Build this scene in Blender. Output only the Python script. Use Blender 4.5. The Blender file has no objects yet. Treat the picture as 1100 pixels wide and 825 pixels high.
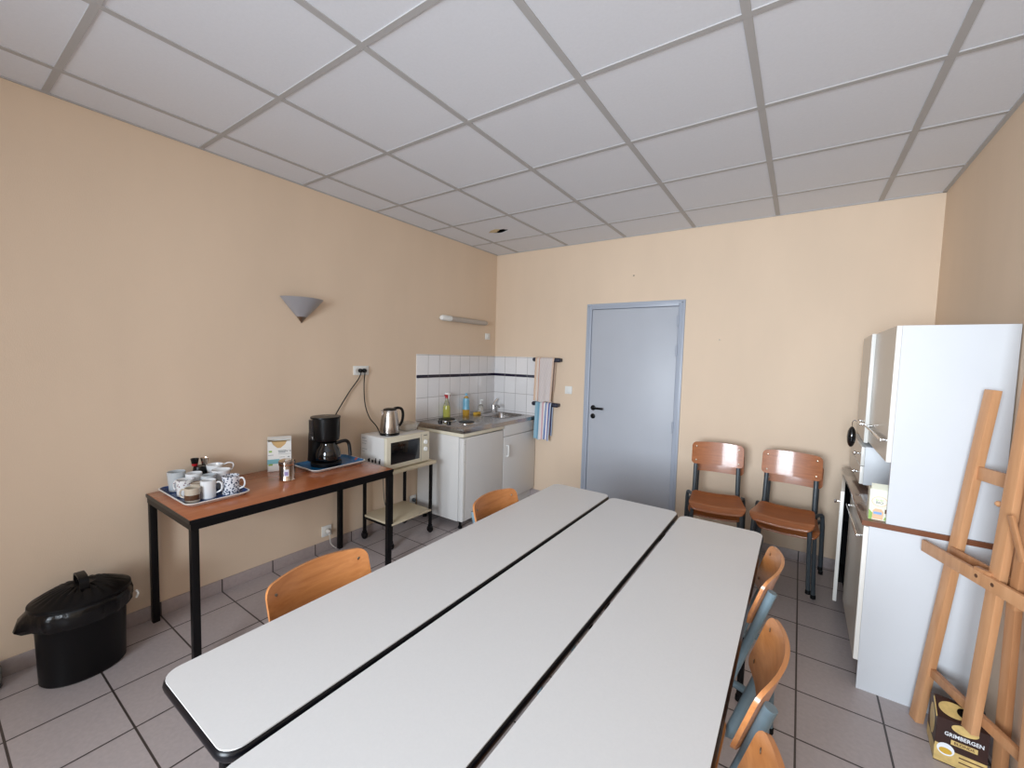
import bpy, bmesh, math, random
from mathutils import Vector, Matrix
random.seed(7)
PI = math.pi
scene = bpy.context.scene
COL = scene.collection
H = 2.65          # ceiling height
W = 3.606         # room width
YF = -6.4         # front wall, behind the camera

# ------------------------------------------------------------------ materials
def lin(c):
    o = []
    for v in c[:3]:
        v = v / 255.0
        o.append(v / 12.92 if v <= 0.04045 else ((v + 0.055) / 1.055) ** 2.4)
    return (*o, 1.0)

def new_mat(name):
    m = bpy.data.materials.new(name); m.use_nodes = True
    nt = m.node_tree
    return m, nt, nt.nodes['Principled BSDF']

def mat(name, col, rough=0.5, metal=0.0, var=0.0, vscale=20.0, bump=0.0, bscale=200.0, spec=0.5, coat=0.0,
        stretch=(1, 1, 1), trans=0.0, alpha=1.0):
    m, nt, b = new_mat(name)
    b.inputs['Base Color'].default_value = lin(col)
    b.inputs['Roughness'].default_value = rough
    b.inputs['Metallic'].default_value = metal
    b.inputs['Specular IOR Level'].default_value = spec
    b.inputs['Coat Weight'].default_value = coat
    b.inputs['Coat Roughness'].default_value = 0.15
    b.inputs['Transmission Weight'].default_value = trans
    b.inputs['Alpha'].default_value = alpha
    tc = nt.nodes.new('ShaderNodeTexCoord')
    mp = nt.nodes.new('ShaderNodeMapping'); mp.inputs['Scale'].default_value = stretch
    nt.links.new(tc.outputs['Object'], mp.inputs['Vector'])
    if var > 0:
        n = nt.nodes.new('ShaderNodeTexNoise'); n.inputs['Scale'].default_value = vscale
        n.inputs['Detail'].default_value = 4
        nt.links.new(mp.outputs['Vector'], n.inputs['Vector'])
        r = nt.nodes.new('ShaderNodeValToRGB')
        c = lin(col)
        r.color_ramp.elements[0].color = (*[x * (1 - var) for x in c[:3]], 1)
        r.color_ramp.elements[1].color = (*[min(1, x * (1 + var)) for x in c[:3]], 1)
        r.color_ramp.elements[0].position = 0.3; r.color_ramp.elements[1].position = 0.7
        nt.links.new(n.outputs['Fac'], r.inputs['Fac'])
        nt.links.new(r.outputs['Color'], b.inputs['Base Color'])
    if bump > 0:
        n2 = nt.nodes.new('ShaderNodeTexNoise'); n2.inputs['Scale'].default_value = bscale
        nt.links.new(mp.outputs['Vector'], n2.inputs['Vector'])
        bp = nt.nodes.new('ShaderNodeBump'); bp.inputs['Strength'].default_value = bump
        bp.inputs['Distance'].default_value = 0.002
        nt.links.new(n2.outputs['Fac'], bp.inputs['Height'])
        nt.links.new(bp.outputs['Normal'], b.inputs['Normal'])
    return m

def wood(name, c1, c2, stretch=(3, 40, 40), rough=0.35, coat=0.3, scale=1.0, crough=0.2):
    m, nt, b = new_mat(name)
    tc = nt.nodes.new('ShaderNodeTexCoord')
    mp = nt.nodes.new('ShaderNodeMapping'); mp.inputs['Scale'].default_value = stretch
    nt.links.new(tc.outputs['Object'], mp.inputs['Vector'])
    n = nt.nodes.new('ShaderNodeTexNoise'); n.inputs['Scale'].default_value = scale; n.inputs['Detail'].default_value = 6
    n.inputs['Distortion'].default_value = 0.6
    nt.links.new(mp.outputs['Vector'], n.inputs['Vector'])
    r = nt.nodes.new('ShaderNodeValToRGB')
    r.color_ramp.elements[0].color = lin(c1); r.color_ramp.elements[1].color = lin(c2)
    r.color_ramp.elements[0].position = 0.3; r.color_ramp.elements[1].position = 0.7
    nt.links.new(n.outputs['Fac'], r.inputs['Fac']); nt.links.new(r.outputs['Color'], b.inputs['Base Color'])
    b.inputs['Roughness'].default_value = rough
    b.inputs['Coat Weight'].default_value = coat; b.inputs['Coat Roughness'].default_value = crough
    return m

def tile_mat(name, c1, c2, mortar, w, h, ox, oy, ms, axes='XY', rough=0.3, bump=0.3, mott=0.06):
    m, nt, b = new_mat(name)
    tc = nt.nodes.new('ShaderNodeTexCoord')
    sp = nt.nodes.new('ShaderNodeSeparateXYZ'); nt.links.new(tc.outputs['Object'], sp.inputs[0])
    cb = nt.nodes.new('ShaderNodeCombineXYZ')
    for i, (a, off) in enumerate(zip(axes, (ox, oy))):
        ad = nt.nodes.new('ShaderNodeMath'); ad.operation = 'SUBTRACT'; ad.inputs[1].default_value = off - 30 * (w, h)[i]
        nt.links.new(sp.outputs[a], ad.inputs[0]); nt.links.new(ad.outputs[0], cb.inputs[i])
    br = nt.nodes.new('ShaderNodeTexBrick'); br.offset = 0.0; br.squash = 1.0
    br.inputs['Scale'].default_value = 1.0
    br.inputs['Brick Width'].default_value = w; br.inputs['Row Height'].default_value = h
    br.inputs['Mortar Size'].default_value = ms; br.inputs['Mortar Smooth'].default_value = 0.1
    br.inputs['Bias'].default_value = 0.0
    br.inputs['Color1'].default_value = lin(c1); br.inputs['Color2'].default_value = lin(c2)
    br.inputs['Mortar'].default_value = lin(mortar)
    nt.links.new(cb.outputs[0], br.inputs['Vector'])
    n = nt.nodes.new('ShaderNodeTexNoise'); n.inputs['Scale'].default_value = 60; n.inputs['Detail'].default_value = 5
    nt.links.new(tc.outputs['Object'], n.inputs['Vector'])
    mr = nt.nodes.new('ShaderNodeMapRange'); mr.inputs[1].default_value = 0.3; mr.inputs[2].default_value = 0.7
    mr.inputs[3].default_value = 1 - mott; mr.inputs[4].default_value = 1 + mott
    nt.links.new(n.outputs['Fac'], mr.inputs[0])
    mx = nt.nodes.new('ShaderNodeVectorMath'); mx.operation = 'SCALE'
    nt.links.new(br.outputs['Color'], mx.inputs[0]); nt.links.new(mr.outputs[0], mx.inputs['Scale'])
    nt.links.new(mx.outputs[0], b.inputs['Base Color'])
    b.inputs['Roughness'].default_value = rough
    bp = nt.nodes.new('ShaderNodeBump'); bp.inputs['Strength'].default_value = bump; bp.inputs['Distance'].default_value = 0.003
    bp.invert = True
    nt.links.new(br.outputs['Fac'], bp.inputs['Height']); nt.links.new(bp.outputs['Normal'], b.inputs['Normal'])
    return m

def stripe_mat(name, stops, axis='X', rough=0.9, lo=0.0, hi=1.0, check=None):
    """stops: list of (pos, rgb) along generated axis"""
    m, nt, b = new_mat(name)
    tc = nt.nodes.new('ShaderNodeTexCoord'); sp = nt.nodes.new('ShaderNodeSeparateXYZ')
    nt.links.new(tc.outputs['UV'], sp.inputs[0])
    r = nt.nodes.new('ShaderNodeValToRGB'); cr = r.color_ramp; cr.interpolation = 'CONSTANT'
    while len(cr.elements) < len(stops): cr.elements.new(0.5)
    for e, (p, c) in zip(cr.elements, stops): e.position = p; e.color = lin(c)
    nt.links.new(sp.outputs[axis], r.inputs['Fac'])
    out = r.outputs['Color']
    if check:
        wv = nt.nodes.new('ShaderNodeTexChecker'); wv.inputs['Scale'].default_value = check
        wv.inputs['Color1'].default_value = (1, 1, 1, 1); wv.inputs['Color2'].default_value = (.86, .84, .84, 1)
        nt.links.new(tc.outputs['UV'], wv.inputs['Vector'])
        mx = nt.nodes.new('ShaderNodeMix'); mx.data_type = 'RGBA'; mx.blend_type = 'MULTIPLY'; mx.inputs[0].default_value = 1
        nt.links.new(out, mx.inputs[6]); nt.links.new(wv.outputs['Color'], mx.inputs[7]); out = mx.outputs[2]
    nt.links.new(out, b.inputs['Base Color']); b.inputs['Roughness'].default_value = rough
    return m

def spot_mat(name, base, spots, scale=60, thr=0.45, rough=0.3):
    m, nt, b = new_mat(name)
    tc = nt.nodes.new('ShaderNodeTexCoord'); v = nt.nodes.new('ShaderNodeTexVoronoi'); v.inputs['Scale'].default_value = scale
    nt.links.new(tc.outputs['Object'], v.inputs['Vector'])
    r = nt.nodes.new('ShaderNodeValToRGB'); r.color_ramp.interpolation = 'CONSTANT'
    r.color_ramp.elements[0].color = lin(spots); r.color_ramp.elements[1].color = lin(base); r.color_ramp.elements[1].position = thr
    nt.links.new(v.outputs['Distance'], r.inputs['Fac']); nt.links.new(r.outputs['Color'], b.inputs['Base Color'])
    b.inputs['Roughness'].default_value = rough
    return m

M = {}
M['wall'] = mat('cream_wallpaper', (227, 204, 179), 0.75, var=0.035, vscale=2.2, bump=0.25, bscale=260, stretch=(1, 1, 0.35))
M['ceil'] = mat('ceiling_tile', (228, 231, 238), 0.9, var=0.015, vscale=80, bump=0.15, bscale=500)
M['tbar'] = mat('ceiling_bar', (182, 181, 181), 0.6)
M['floor'] = tile_mat('floor_tile', (184, 174, 173), (178, 168, 167), (66, 58, 56), 0.309, 0.3045, 2.966, -0.651, 0.004, 'XY', 0.35)
M['base_l'] = tile_mat('plinth_tile_left', (176, 162, 160), (170, 158, 156), (70, 62, 60), 0.3045, 1.0, -0.651, -0.5, 0.004, 'YZ', 0.35)
M['base_b'] = tile_mat('plinth_tile_back', (176, 162, 160), (170, 158, 156), (70, 62, 60), 0.309, 1.0, 2.966, -0.5, 0.004, 'XZ', 0.35)
M['tile_l'] = tile_mat('glazed_tile_left', (238, 236, 236), (232, 230, 230), (176, 172, 170), 0.15, 0.2, 0.0, 0.905, 0.0025, 'YZ', 0.12, 0.2, 0.01)
M['tile_b'] = tile_mat('glazed_tile_back', (238, 236, 236), (232, 230, 230), (176, 172, 170), 0.15, 0.2, 0.0, 0.905, 0.0025, 'XZ', 0.12, 0.2, 0.01)
M['frieze'] = mat('navy_frieze', (28, 22, 48), 0.2)
M['door'] = mat('door_blue_grey', (182, 186, 194), 0.45, var=0.02, vscale=4)
M['doorframe'] = mat('door_frame_blue', (170, 177, 190), 0.4)
M['black'] = mat('black_plastic', (10, 10, 12), 0.32, spec=0.3)
M['blackmat'] = mat('black_satin_metal', (11, 10, 12), 0.42, spec=0.25)
M['bag'] = mat('black_bag', (8, 8, 10), 0.25, bump=1.0, bscale=45, spec=0.4)
M['bin'] = mat('bin_plastic', (7, 7, 9), 0.38, spec=0.25)
M['rubber'] = mat('rubber', (16, 16, 17), 0.7, spec=0.2)
M['laminate'] = mat('pale_laminate', (215, 214, 213), 0.38, var=0.012, vscale=160)
M['edge'] = mat('black_edging', (12, 12, 17), 0.32, spec=0.3)
M['ply'] = wood('beech_ply', (178, 112, 62), (200, 134, 80), (4, 60, 60), 0.32, 0.35)
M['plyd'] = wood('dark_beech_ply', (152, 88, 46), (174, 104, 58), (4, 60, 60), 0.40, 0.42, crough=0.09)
M['plyedge'] = wood('ply_edge', (196, 140, 86), (214, 160, 104), (4, 4, 200), 0.5, 0.1)
M['steel_lit'] = mat('blue_grey_paint_lit', (108, 128, 138), 0.35, var=0.05, vscale=40)  # chair frame paint, brighter light on the table chairs put into the colour
M['steel_shaded'] = mat('blue_grey_paint_shaded', (66, 74, 80), 0.35, var=0.06, vscale=40)  # same frame paint with shade painted in; also dark cord, plug, jar foot
M['chrome'] = mat('chrome', (215, 215, 215), 0.12, 1.0)
M['rivet'] = mat('rivet_metal', (150, 140, 125), 0.3, 1.0)
M['steel'] = mat('stainless', (176, 172, 170), 0.26, 1.0, var=0.12, vscale=30, stretch=(1, 12, 1))
M['brushed'] = mat('brushed_steel', (186, 180, 174), 0.24, 1.0, var=0.06, vscale=30, stretch=(1, 1, 20))
M['tin'] = mat('tin', (205, 192, 180), 0.16, 1.0)
M['desk'] = wood('orange_wood_laminate', (166, 94, 56), (182, 108, 66), (30, 3, 30), 0.22, 0.3)
M['enamel'] = mat('white_enamel', (222, 220, 217), 0.3)
M['cream'] = mat('cream_plastic', (226, 218, 196), 0.4)
M['creamwood'] = mat('cream_board', (214, 200, 172), 0.45, var=0.02, vscale=15)
M['white'] = mat('white_plastic', (236, 236, 232), 0.35)
M['porcelain'] = mat('porcelain', (236, 238, 240), 0.12)
M['porcgrey'] = mat('pale_grey_glaze', (196, 202, 206), 0.15)
M['blue_tray'] = spot_mat('blue_tray', (24, 62, 120), (120, 40, 60), 14, 0.16, 0.25)
M['blue_tray2'] = spot_mat('sky_blue_tray', (28, 104, 156), (160, 84, 84), 12, 0.2, 0.25)
M['mug_floral'] = spot_mat('floral_glaze', (226, 228, 234), (62, 74, 98), 95, 0.42, 0.2)
M['mug_lines'] = spot_mat('dotted_glaze', (232, 232, 232), (150, 130, 140), 60, 0.25, 0.2)
M['brown'] = mat('brown_glaze', (96, 66, 48), 0.25)
M['beige'] = mat('beige_glaze', (200, 188, 170), 0.25)
M['red'] = mat('red_plastic', (176, 30, 38), 0.3)
M['green'] = mat('green_glaze', (36, 84, 58), 0.3)
M['panel'] = mat('white_melamine', (210, 213, 217), 0.4, var=0.01, vscale=6)
M['gloss'] = mat('taupe_gloss', (196, 188, 176), 0.28, coat=0.15)
M['whiteedge'] = mat('white_edge', (236, 234, 228), 0.3)
M['brownedge'] = wood('brown_worktop_edge', (112, 66, 42), (124, 76, 50), (3, 40, 40), 0.3, 0.2)
M['browntop'] = mat('brown_worktop', (112, 88, 76), 0.1, coat=0.5)
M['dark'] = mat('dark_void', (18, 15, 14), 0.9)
M['torn'] = mat('torn_tile', (206, 186, 148), 0.95, bump=0.8, bscale=60)
M['easel'] = wood('easel_beech', (196, 142, 98), (212, 160, 116), (40, 40, 3), 0.45, 0.1)
M['easeld'] = wood('easel_beech_dark', (178, 124, 82), (196, 144, 102), (40, 40, 3), 0.45, 0.1)
M['navy'] = mat('navy_plastic', (36, 40, 58), 0.3)
M['frost'] = mat('frosted_glass', (158, 156, 160), 0.35, spec=0.4)
M['lampmetal'] = mat('brushed_nickel', (150, 138, 124), 0.3, 1.0)
M['greyplastic'] = mat('grey_diffuser', (186, 176, 166), 0.4)
M['glassdark'] = mat('dark_glass', (8, 9, 12), 0.05, coat=0.5)
M['smoke'] = mat('smoked_plastic', (70, 66, 66), 0.1, trans=0.5)
M['clear'] = mat('clear_plastic', (238, 234, 226), 0.15, trans=0.75)
M['liquid_y'] = mat('yellow_green_liquid', (196, 196, 96), 0.12, trans=0.25)
M['liquid_o'] = mat('amber_soap', (206, 160, 60), 0.12, trans=0.25)
M['bluelabel'] = mat('blue_label', (120, 178, 204), 0.3)
M['label'] = mat('paper_label', (226, 226, 236), 0.5)
M['lilac'] = mat('lilac_print', (150, 140, 186), 0.5)
M['ink'] = mat('black_ink', (40, 44, 50), 0.6)
M['inkgrey'] = mat('grey_ink', (130, 138, 142), 0.6)
M['teal'] = mat('teal_print', (128, 186, 196), 0.5)
M['leaf'] = mat('green_print', (150, 186, 92), 0.5)
M['peach'] = mat('peach_print', (228, 186, 150), 0.5)
M['sky'] = mat('blue_print', (128, 170, 222), 0.5)
M['card'] = mat('white_card', (236, 236, 232), 0.55)
M['cardcream'] = mat('cream_card', (236, 234, 214), 0.5)
M['kraft'] = mat('paper_filters', (206, 172, 120), 0.8)
M['beerbrown'] = mat('brown_beer_card', (50, 24, 17), 0.5, var=0.25, vscale=9)
M['gold'] = mat('gold_print', (206, 176, 112), 0.4, var=0.2, vscale=30)
M['sponge'] = mat('sponge_yellow', (206, 164, 60), 0.9)
M['plugs'] = mat('plug_white', (226, 222, 214), 0.4)
M['pebble'] = mat('grey_glass', (150, 152, 146), 0.15, trans=0.2, var=0.2, vscale=30)
M['towel1'] = stripe_mat('beige_check_cloth', [(0, (226, 196, 170)), (.10, (232, 218, 206)), (.22, (204, 130, 96)), (.25, (222, 212, 208)), (.9, (226, 200, 180))], check=26)
M['towel2'] = stripe_mat('blue_striped_cloth', [(0, (150, 186, 202)), (.16, (120, 168, 192)), (.30, (214, 216, 220)), (.36, (226, 224, 222)),
                         (.44, (216, 170, 178)), (.54, (232, 230, 228)), (.66, (70, 110, 176)), (.72, (226, 226, 230)), (.80, (206, 180, 190)), (.86, (58, 96, 166)), (.93, (196, 206, 220))])

# ------------------------------------------------------------------ mesh helpers
class MB:
    def __init__(s): s.bm = bmesh.new(); s.uv = None
    def box(s, lo, hi, bev=0.0, seg=2):
        xs, ys, zs = zip(lo, hi)
        v = [s.bm.verts.new((x, y, z)) for x in xs for y in ys for z in zs]
        fs = [(0, 1, 3, 2), (4, 6, 7, 5), (0, 4, 5, 1), (2, 3, 7, 6), (0, 2, 6, 4), (1, 5, 7, 3)]
        faces = [s.bm.faces.new([v[i] for i in f]) for f in fs]
        if bev > 0:
            es = list({e for f in faces for e in f.edges})
            bmesh.ops.bevel(s.bm, geom=es, offset=bev, segments=seg, profile=0.5, affect='EDGES')
        return s
    def beam(s, p0, p1, wdir, w, t, bev=0.002):
        p0, p1, wd = Vector(p0), Vector(p1), Vector(wdir)
        ax = (p1 - p0); L = ax.length; ax.normalize()
        wd = (wd - ax * wd.dot(ax)).normalized(); td = ax.cross(wd)
        b2 = MB().box((-w / 2, -t / 2, 0), (w / 2, t / 2, L), bev)
        mt = Matrix(((wd.x, td.x, ax.x, p0.x), (wd.y, td.y, ax.y, p0.y), (wd.z, td.z, ax.z, p0.z), (0, 0, 0, 1)))
        return s.add(b2, mt)
    def add(s, other, mt=None):
        if mt is not None: bmesh.ops.transform(other.bm, matrix=mt, verts=other.bm.verts)
        me = bpy.data.meshes.new('tmp'); other.bm.to_mesh(me); other.bm.free()
        s.bm.from_mesh(me); bpy.data.meshes.remove(me)
        return s
    def loft(s, loops, cap0=True, cap1=True, closed=True):
        vs = [[s.bm.verts.new(p) for p in lp] for lp in loops]
        n = len(vs[0])
        for a, b in zip(vs, vs[1:]):
            for i in range(n if closed else n - 1):
                j = (i + 1) % n
                s.bm.faces.new((a[i], a[j], b[j], b[i]))
        if cap0: s.bm.faces.new(list(reversed(vs[0])))
        if cap1: s.bm.faces.new(vs[-1])
        return s
    def tube(s, pts, r, seg=10, cap=True):
        pts = [Vector(p) for p in pts]
        n = len(pts); rs = r if isinstance(r, (list, tuple)) else [r] * n
        tans = []
        for i in range(n):
            a = pts[max(i - 1, 0)]; b = pts[min(i + 1, n - 1)]
            tans.append((b - a).normalized())
        up = Vector((0, 0, 1)) if abs(tans[0].z) < 0.9 else Vector((1, 0, 0))
        u = tans[0].cross(up).normalized()
        loops = []
        for i in range(n):
            u = (u - tans[i] * u.dot(tans[i])).normalized(); w = tans[i].cross(u)
            loops.append([pts[i] + (u * math.cos(2 * PI * k / seg) + w * math.sin(2 * PI * k / seg)) * rs[i] for k in range(seg)])
        return s.loft(loops, cap, cap)
    def lathe(s, prof, c=(0, 0, 0), seg=24, sx=1.0, sy=1.0, rot=None):
        loops = [[(c[0] + r * sx * math.cos(2 * PI * k / seg), c[1] + r * sy * math.sin(2 * PI * k / seg), c[2] + z) for k in range(seg)] for r, z in prof]
        return s.loft(loops, prof[0][0] > 1e-5, prof[-1][0] > 1e-5) if True else s
    def poly(s, pts, vec):
        vec = Vector(vec)
        return s.loft([[Vector(p) for p in pts], [Vector(p) + vec for p in pts]])
    def shell(s, top, bot, nu, nv, uv=False):
        T = [[s.bm.verts.new(top(i / nu, j / nv)) for i in range(nu + 1)] for j in range(nv + 1)]
        B = [[s.bm.verts.new(bot(i / nu, j / nv)) for i in range(nu + 1)] for j in range(nv + 1)]
        for j in range(nv):
            for i in range(nu):
                s.bm.faces.new((T[j][i], T[j][i + 1], T[j + 1][i + 1], T[j + 1][i]))
                s.bm.faces.new((B[j][i], B[j + 1][i], B[j + 1][i + 1], B[j][i + 1]))
        ring = [(0, i) for i in range(nu + 1)] + [(j, nu) for j in range(1, nv + 1)] + [(nv, i) for i in range(nu - 1, -1, -1)] + [(j, 0) for j in range(nv - 1, 0, -1)]
        for k in range(len(ring)):
            a, b = ring[k], ring[(k + 1) % len(ring)]
            s.bm.faces.new((T[b[0]][b[1]], T[a[0]][a[1]], B[a[0]][a[1]], B[b[0]][b[1]]))
        return s
    def sheet(s, f, nu, nv):
        V = [[s.bm.verts.new(f(i / nu, j / nv)) for i in range(nu + 1)] for j in range(nv + 1)]
        uvl = s.bm.loops.layers.uv.new('UVMap')
        for j in range(nv):
            for i in range(nu):
                fc = s.bm.faces.new((V[j][i], V[j][i + 1], V[j + 1][i + 1], V[j + 1][i]))
                for lp, (a, b) in zip(fc.loops, ((i, j), (i + 1, j), (i + 1, j + 1), (i, j + 1))):
                    lp[uvl].uv = (a / nu, b / nv)
        return s

def arc(c, r, a0, a1, n, plane='xy', z=0):
    return [(c[0] + r * math.cos(a0 + (a1 - a0) * k / n), c[1] + r * math.sin(a0 + (a1 - a0) * k / n)) for k in range(n + 1)]

def rrect(x0, y0, x1, y1, r, z, n=6):
    p = []
    for (cx, cy, a) in ((x1 - r, y0 + r, -PI / 2), (x1 - r, y1 - r, 0), (x0 + r, y1 - r, PI / 2), (x0 + r, y0 + r, PI)):
        for k in range(n + 1):
            t = a + PI / 2 * k / n
            p.append((cx + r * math.cos(t), cy + r * math.sin(t), z))
    return p

def smooth_path(pts, sub=6):
    pts = [Vector(p) for p in pts]; out = []
    for i in range(len(pts) - 1):
        p0 = pts[max(i - 1, 0)]; p1 = pts[i]; p2 = pts[i + 1]; p3 = pts[min(i + 2, len(pts) - 1)]
        for k in range(sub):
            t = k / sub
            out.append(0.5 * ((2 * p1) + (p2 - p0) * t + (2 * p0 - 5 * p1 + 4 * p2 - p3) * t * t + (3 * p1 - p0 - 3 * p2 + p3) * t ** 3))
    out.append(pts[-1])
    return out

ORG = {}
def part(name, mb, m, parent=None, origin=None, label=None, world=True, angle=35):
    """one mesh object; geometry given in world coordinates is shifted to its parent's base"""
    me = bpy.data.meshes.new(name)
    bmesh.ops.recalc_face_normals(mb.bm, faces=mb.bm.faces)
    org = Vector(origin) if origin else Vector((0, 0, 0))
    base = ORG.get(parent.name, Vector((0, 0, 0))) if parent else Vector((0, 0, 0))
    off = org if not parent else base
    bmesh.ops.translate(mb.bm, vec=-off, verts=mb.bm.verts)
    mb.bm.to_mesh(me); mb.bm.free()
    for p in me.polygons: p.use_smooth = True
    me.set_sharp_from_angle(angle=math.radians(angle))
    me.materials.append(m)
    o = bpy.data.objects.new(name, me); COL.objects.link(o)
    if parent:
        o.parent = parent; ORG[o.name] = base
    else:
        o.location = org; ORG[o.name] = org
    if label: o['label'] = label
    return o

def tag(o, label, cat, group=None):
    o['label'] = label; o['category'] = cat
    if group: o['group'] = group
    return o

def thing(name, label, cat, loc=(0, 0, 0), group=None, rz=0.0):
    o = bpy.data.objects.new(name, None); COL.objects.link(o)
    o.location = loc; o.rotation_euler = (0, 0, rz); o.empty_display_size = 0.1
    ORG[o.name] = Vector(loc)
    return tag(o, label, cat, group)

def struct(name, mb, m, parent=None, angle=35):
    o = part(name, mb, m, parent, angle=angle)
    if not parent: o['kind'] = 'structure'
    return o

def copy_tree(o, parent=None):
    c = o.copy(); COL.objects.link(c)
    if parent: c.parent = parent
    for ch in list(o.children): copy_tree(ch, c)
    return c

def text(name, body, size, origin, xd, yd, m, parent, align='CENTER', bold=0.0, sx=1.0):
    cu = bpy.data.curves.new(name, 'FONT'); cu.body = body; cu.size = size; cu.align_x = align; cu.align_y = 'CENTER'
    cu.offset = bold; cu.resolution_u = 2
    t = bpy.data.objects.new('tmp', cu); COL.objects.link(t)
    dg = bpy.context.evaluated_depsgraph_get(); dg.update()
    me = bpy.data.meshes.new_from_object(t.evaluated_get(dg))
    bpy.data.objects.remove(t); bpy.data.curves.remove(cu)
    xd, yd = Vector(xd).normalized(), Vector(yd).normalized()
    base = ORG.get(parent.name, Vector((0, 0, 0)))
    for v in me.vertices:
        v.co = Vector(origin) + xd * v.co.x * sx + yd * v.co.y - base
    me.materials.clear(); me.materials.append(m); me.name = name
    o = bpy.data.objects.new(name, me); COL.objects.link(o); o.parent = parent
    ORG[o.name] = base
    return o

# ------------------------------------------------------------------ room shell
struct('floor', MB().box((-0.12, YF - 0.12, -0.1), (W + 0.12, 0.12, 0)), M['floor'])
struct('wall_left', MB().box((-0.12, YF, 0), (0, 0, H + 0.25)), M['wall'])
struct('wall_right', MB().box((W, YF, 0), (W + 0.12, 0, H + 0.25)), M['wall'])
# back wall with the door opening
DX0, DX1, DZ = 1.135, 2.043, 2.04
b = MB()
b.box((-0.12, 0, 0), (DX0, 0.12, H + 0.25)).box((DX1, 0, 0), (W + 0.12, 0.12, H + 0.25)).box((DX0, 0, DZ), (DX1, 0.12, H + 0.25))
struct('wall_back', b, M['wall'])
# front wall with the window behind the camera
WX0, WX1, WZ0, WZ1 = 1.60, 3.20, 0.85, 2.35
b = MB()
b.box((-0.12, YF - 0.12, 0), (WX0, YF, H + 0.25)).box((WX1, YF - 0.12, 0), (W + 0.12, YF, H + 0.25))
b.box((WX0, YF - 0.12, 0), (WX1, YF, WZ0)).box((WX0, YF - 0.12, WZ1), (WX1, YF, H + 0.25))
struct('wall_front', b, M['wall'])
b = MB()
for x in (WX0 + 0.03, (WX0 + WX1) / 2, WX1 - 0.03): b.box((x - 0.03, YF - 0.10, WZ0), (x + 0.03, YF - 0.04, WZ1))
for z in (WZ0 + 0.03, WZ1 - 0.03): b.box((WX0, YF - 0.10, z - 0.03), (WX1, YF - 0.04, z + 0.03))
struct('window_1', b, M['white'])

# ceiling with a torn hole in one tile
cb = bmesh.new()
outer = [(-0.12, YF - 0.12), (W + 0.12, YF - 0.12), (W + 0.12, 0.12), (-0.12, 0.12)]
hole = [(0.565 + (0.085 + 0.012 * math.sin(5 * a)) * math.cos(a), -0.722 + (0.045 + 0.007 * math.cos(3 * a)) * math.sin(a) - 0.12 * 0.085 * math.cos(a)) for a in [2 * PI * k / 22 for k in range(22)]]
def loopv(bm, pts, z): 
    vs = [bm.verts.new((x, y, z)) for x, y in pts]
    return vs, [bm.edges.new((vs[i], vs[(i + 1) % len(vs)])) for i in range(len(vs))]
v1, e1 = loopv(cb, outer, H); v2, e2 = loopv(cb, hole, H)
bmesh.ops.triangle_fill(cb, use_beauty=True, edges=e1 + e2)
v3, e3 = loopv(cb, hole, H + 0.003)
for i in range(len(hole)):
    j = (i + 1) % len(hole)
    cb.faces.new((v2[i], v2[j], v3[j], v3[i]))
mb = MB(); mb.bm.free(); mb.bm = cb
ceil = struct('ceiling', mb, M['ceil'])
b = MB().box((0.40, -0.95, H + 0.2), (0.75, -0.55, H + 0.22))
b.box((0.40, -0.95, H + 0.0035), (0.41, -0.55, H + 0.2)).box((0.74, -0.95, H + 0.0035), (0.75, -0.55, H + 0.2))
b.box((0.40, -0.95, H + 0.0035), (0.75, -0.94, H + 0.2)).box((0.40, -0.56, H + 0.0035), (0.75, -0.55, H + 0.2))
struct('ceiling_void', b, M['dark'], ceil)
fl = MB()
fl.poly([(0.445, -0.735, H - 0.001), (0.50, -0.775, H - 0.001), (0.56, -0.79, H - 0.001), (0.60, -0.775, H - 0.004), (0.575, -0.755, H - 0.008), (0.555, -0.748, H - 0.006),
         (0.54, -0.728, H - 0.008), (0.515, -0.722, H - 0.005), (0.49, -0.712, H - 0.002)], (0, 0, 0.002))
struct('torn_flap', fl, M['torn'], ceil)
# exposed T-bars
A0, B0 = 0.284, 0.449
b = MB()
for i in range(6):
    x = A0 + 0.6 * i; b.box((x - 0.014, YF, H - 0.004), (x + 0.014, 0, H + 0.001))
for j in range(9):
    y = -B0 - 0.6 * j
    if y > YF: b.box((0, y - 0.012, H - 0.0034), (W, y + 0.012, H + 0.0012))
struct('trim_1', b, M['tbar'])
b = MB()
b.box((0, YF, H - 0.006), (0.012, 0, H)).box((W - 0.02, YF, H - 0.006), (W, 0, H)).box((0, -0.012, H - 0.006), (W, 0, H))
struct('trim_2', b, M['tbar'])
# tile plinths
struct('baseboard_left', MB().box((0, YF, 0), (0.009, 0, 0.078), 0.002), M['base_l'])
b = MB().box((0, -0.009, 0), (DX0 - 0.002, 0, 0.078), 0.002).box((DX1 + 0.002, -0.009, 0), (W, 0, 0.078), 0.002)
struct('baseboard_back', b, M['base_b'])
struct('baseboard_right', MB().box((W - 0.009, YF, 0), (W, -0.009, 0.078), 0.002), M['base_l'])
# tiled splashbacks with a dark frieze
SPL = -1.195; SPB = 0.578
s1 = struct('trim_3', MB().box((0, SPL, 0.84), (0.007, 0, 1.512), 0.001), M['tile_l'])
b = MB()
for k in range(8):
    y1 = -0.15 * k - 0.002 if k else -0.008
    b.box((0.006, max(SPL, -0.15 * (k + 1) + 0.002), 1.291), (0.0085, y1, 1.320))
struct('frieze_tiles', b, M['frieze'], s1)
s2 = struct('trim_4', MB().box((0.007, -0.007, 0.84), (SPB, 0, 1.512), 0.001), M['tile_b'])
b = MB()
for k in range(4):
    b.box((0.15 * k + (0.002 if k else 0.009), -0.0085, 1.291), (min(SPB, 0.15 * (k + 1) - 0.002), -0.006, 1.320))
struct('frieze_tiles', b, M['frieze'], s2)

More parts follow.
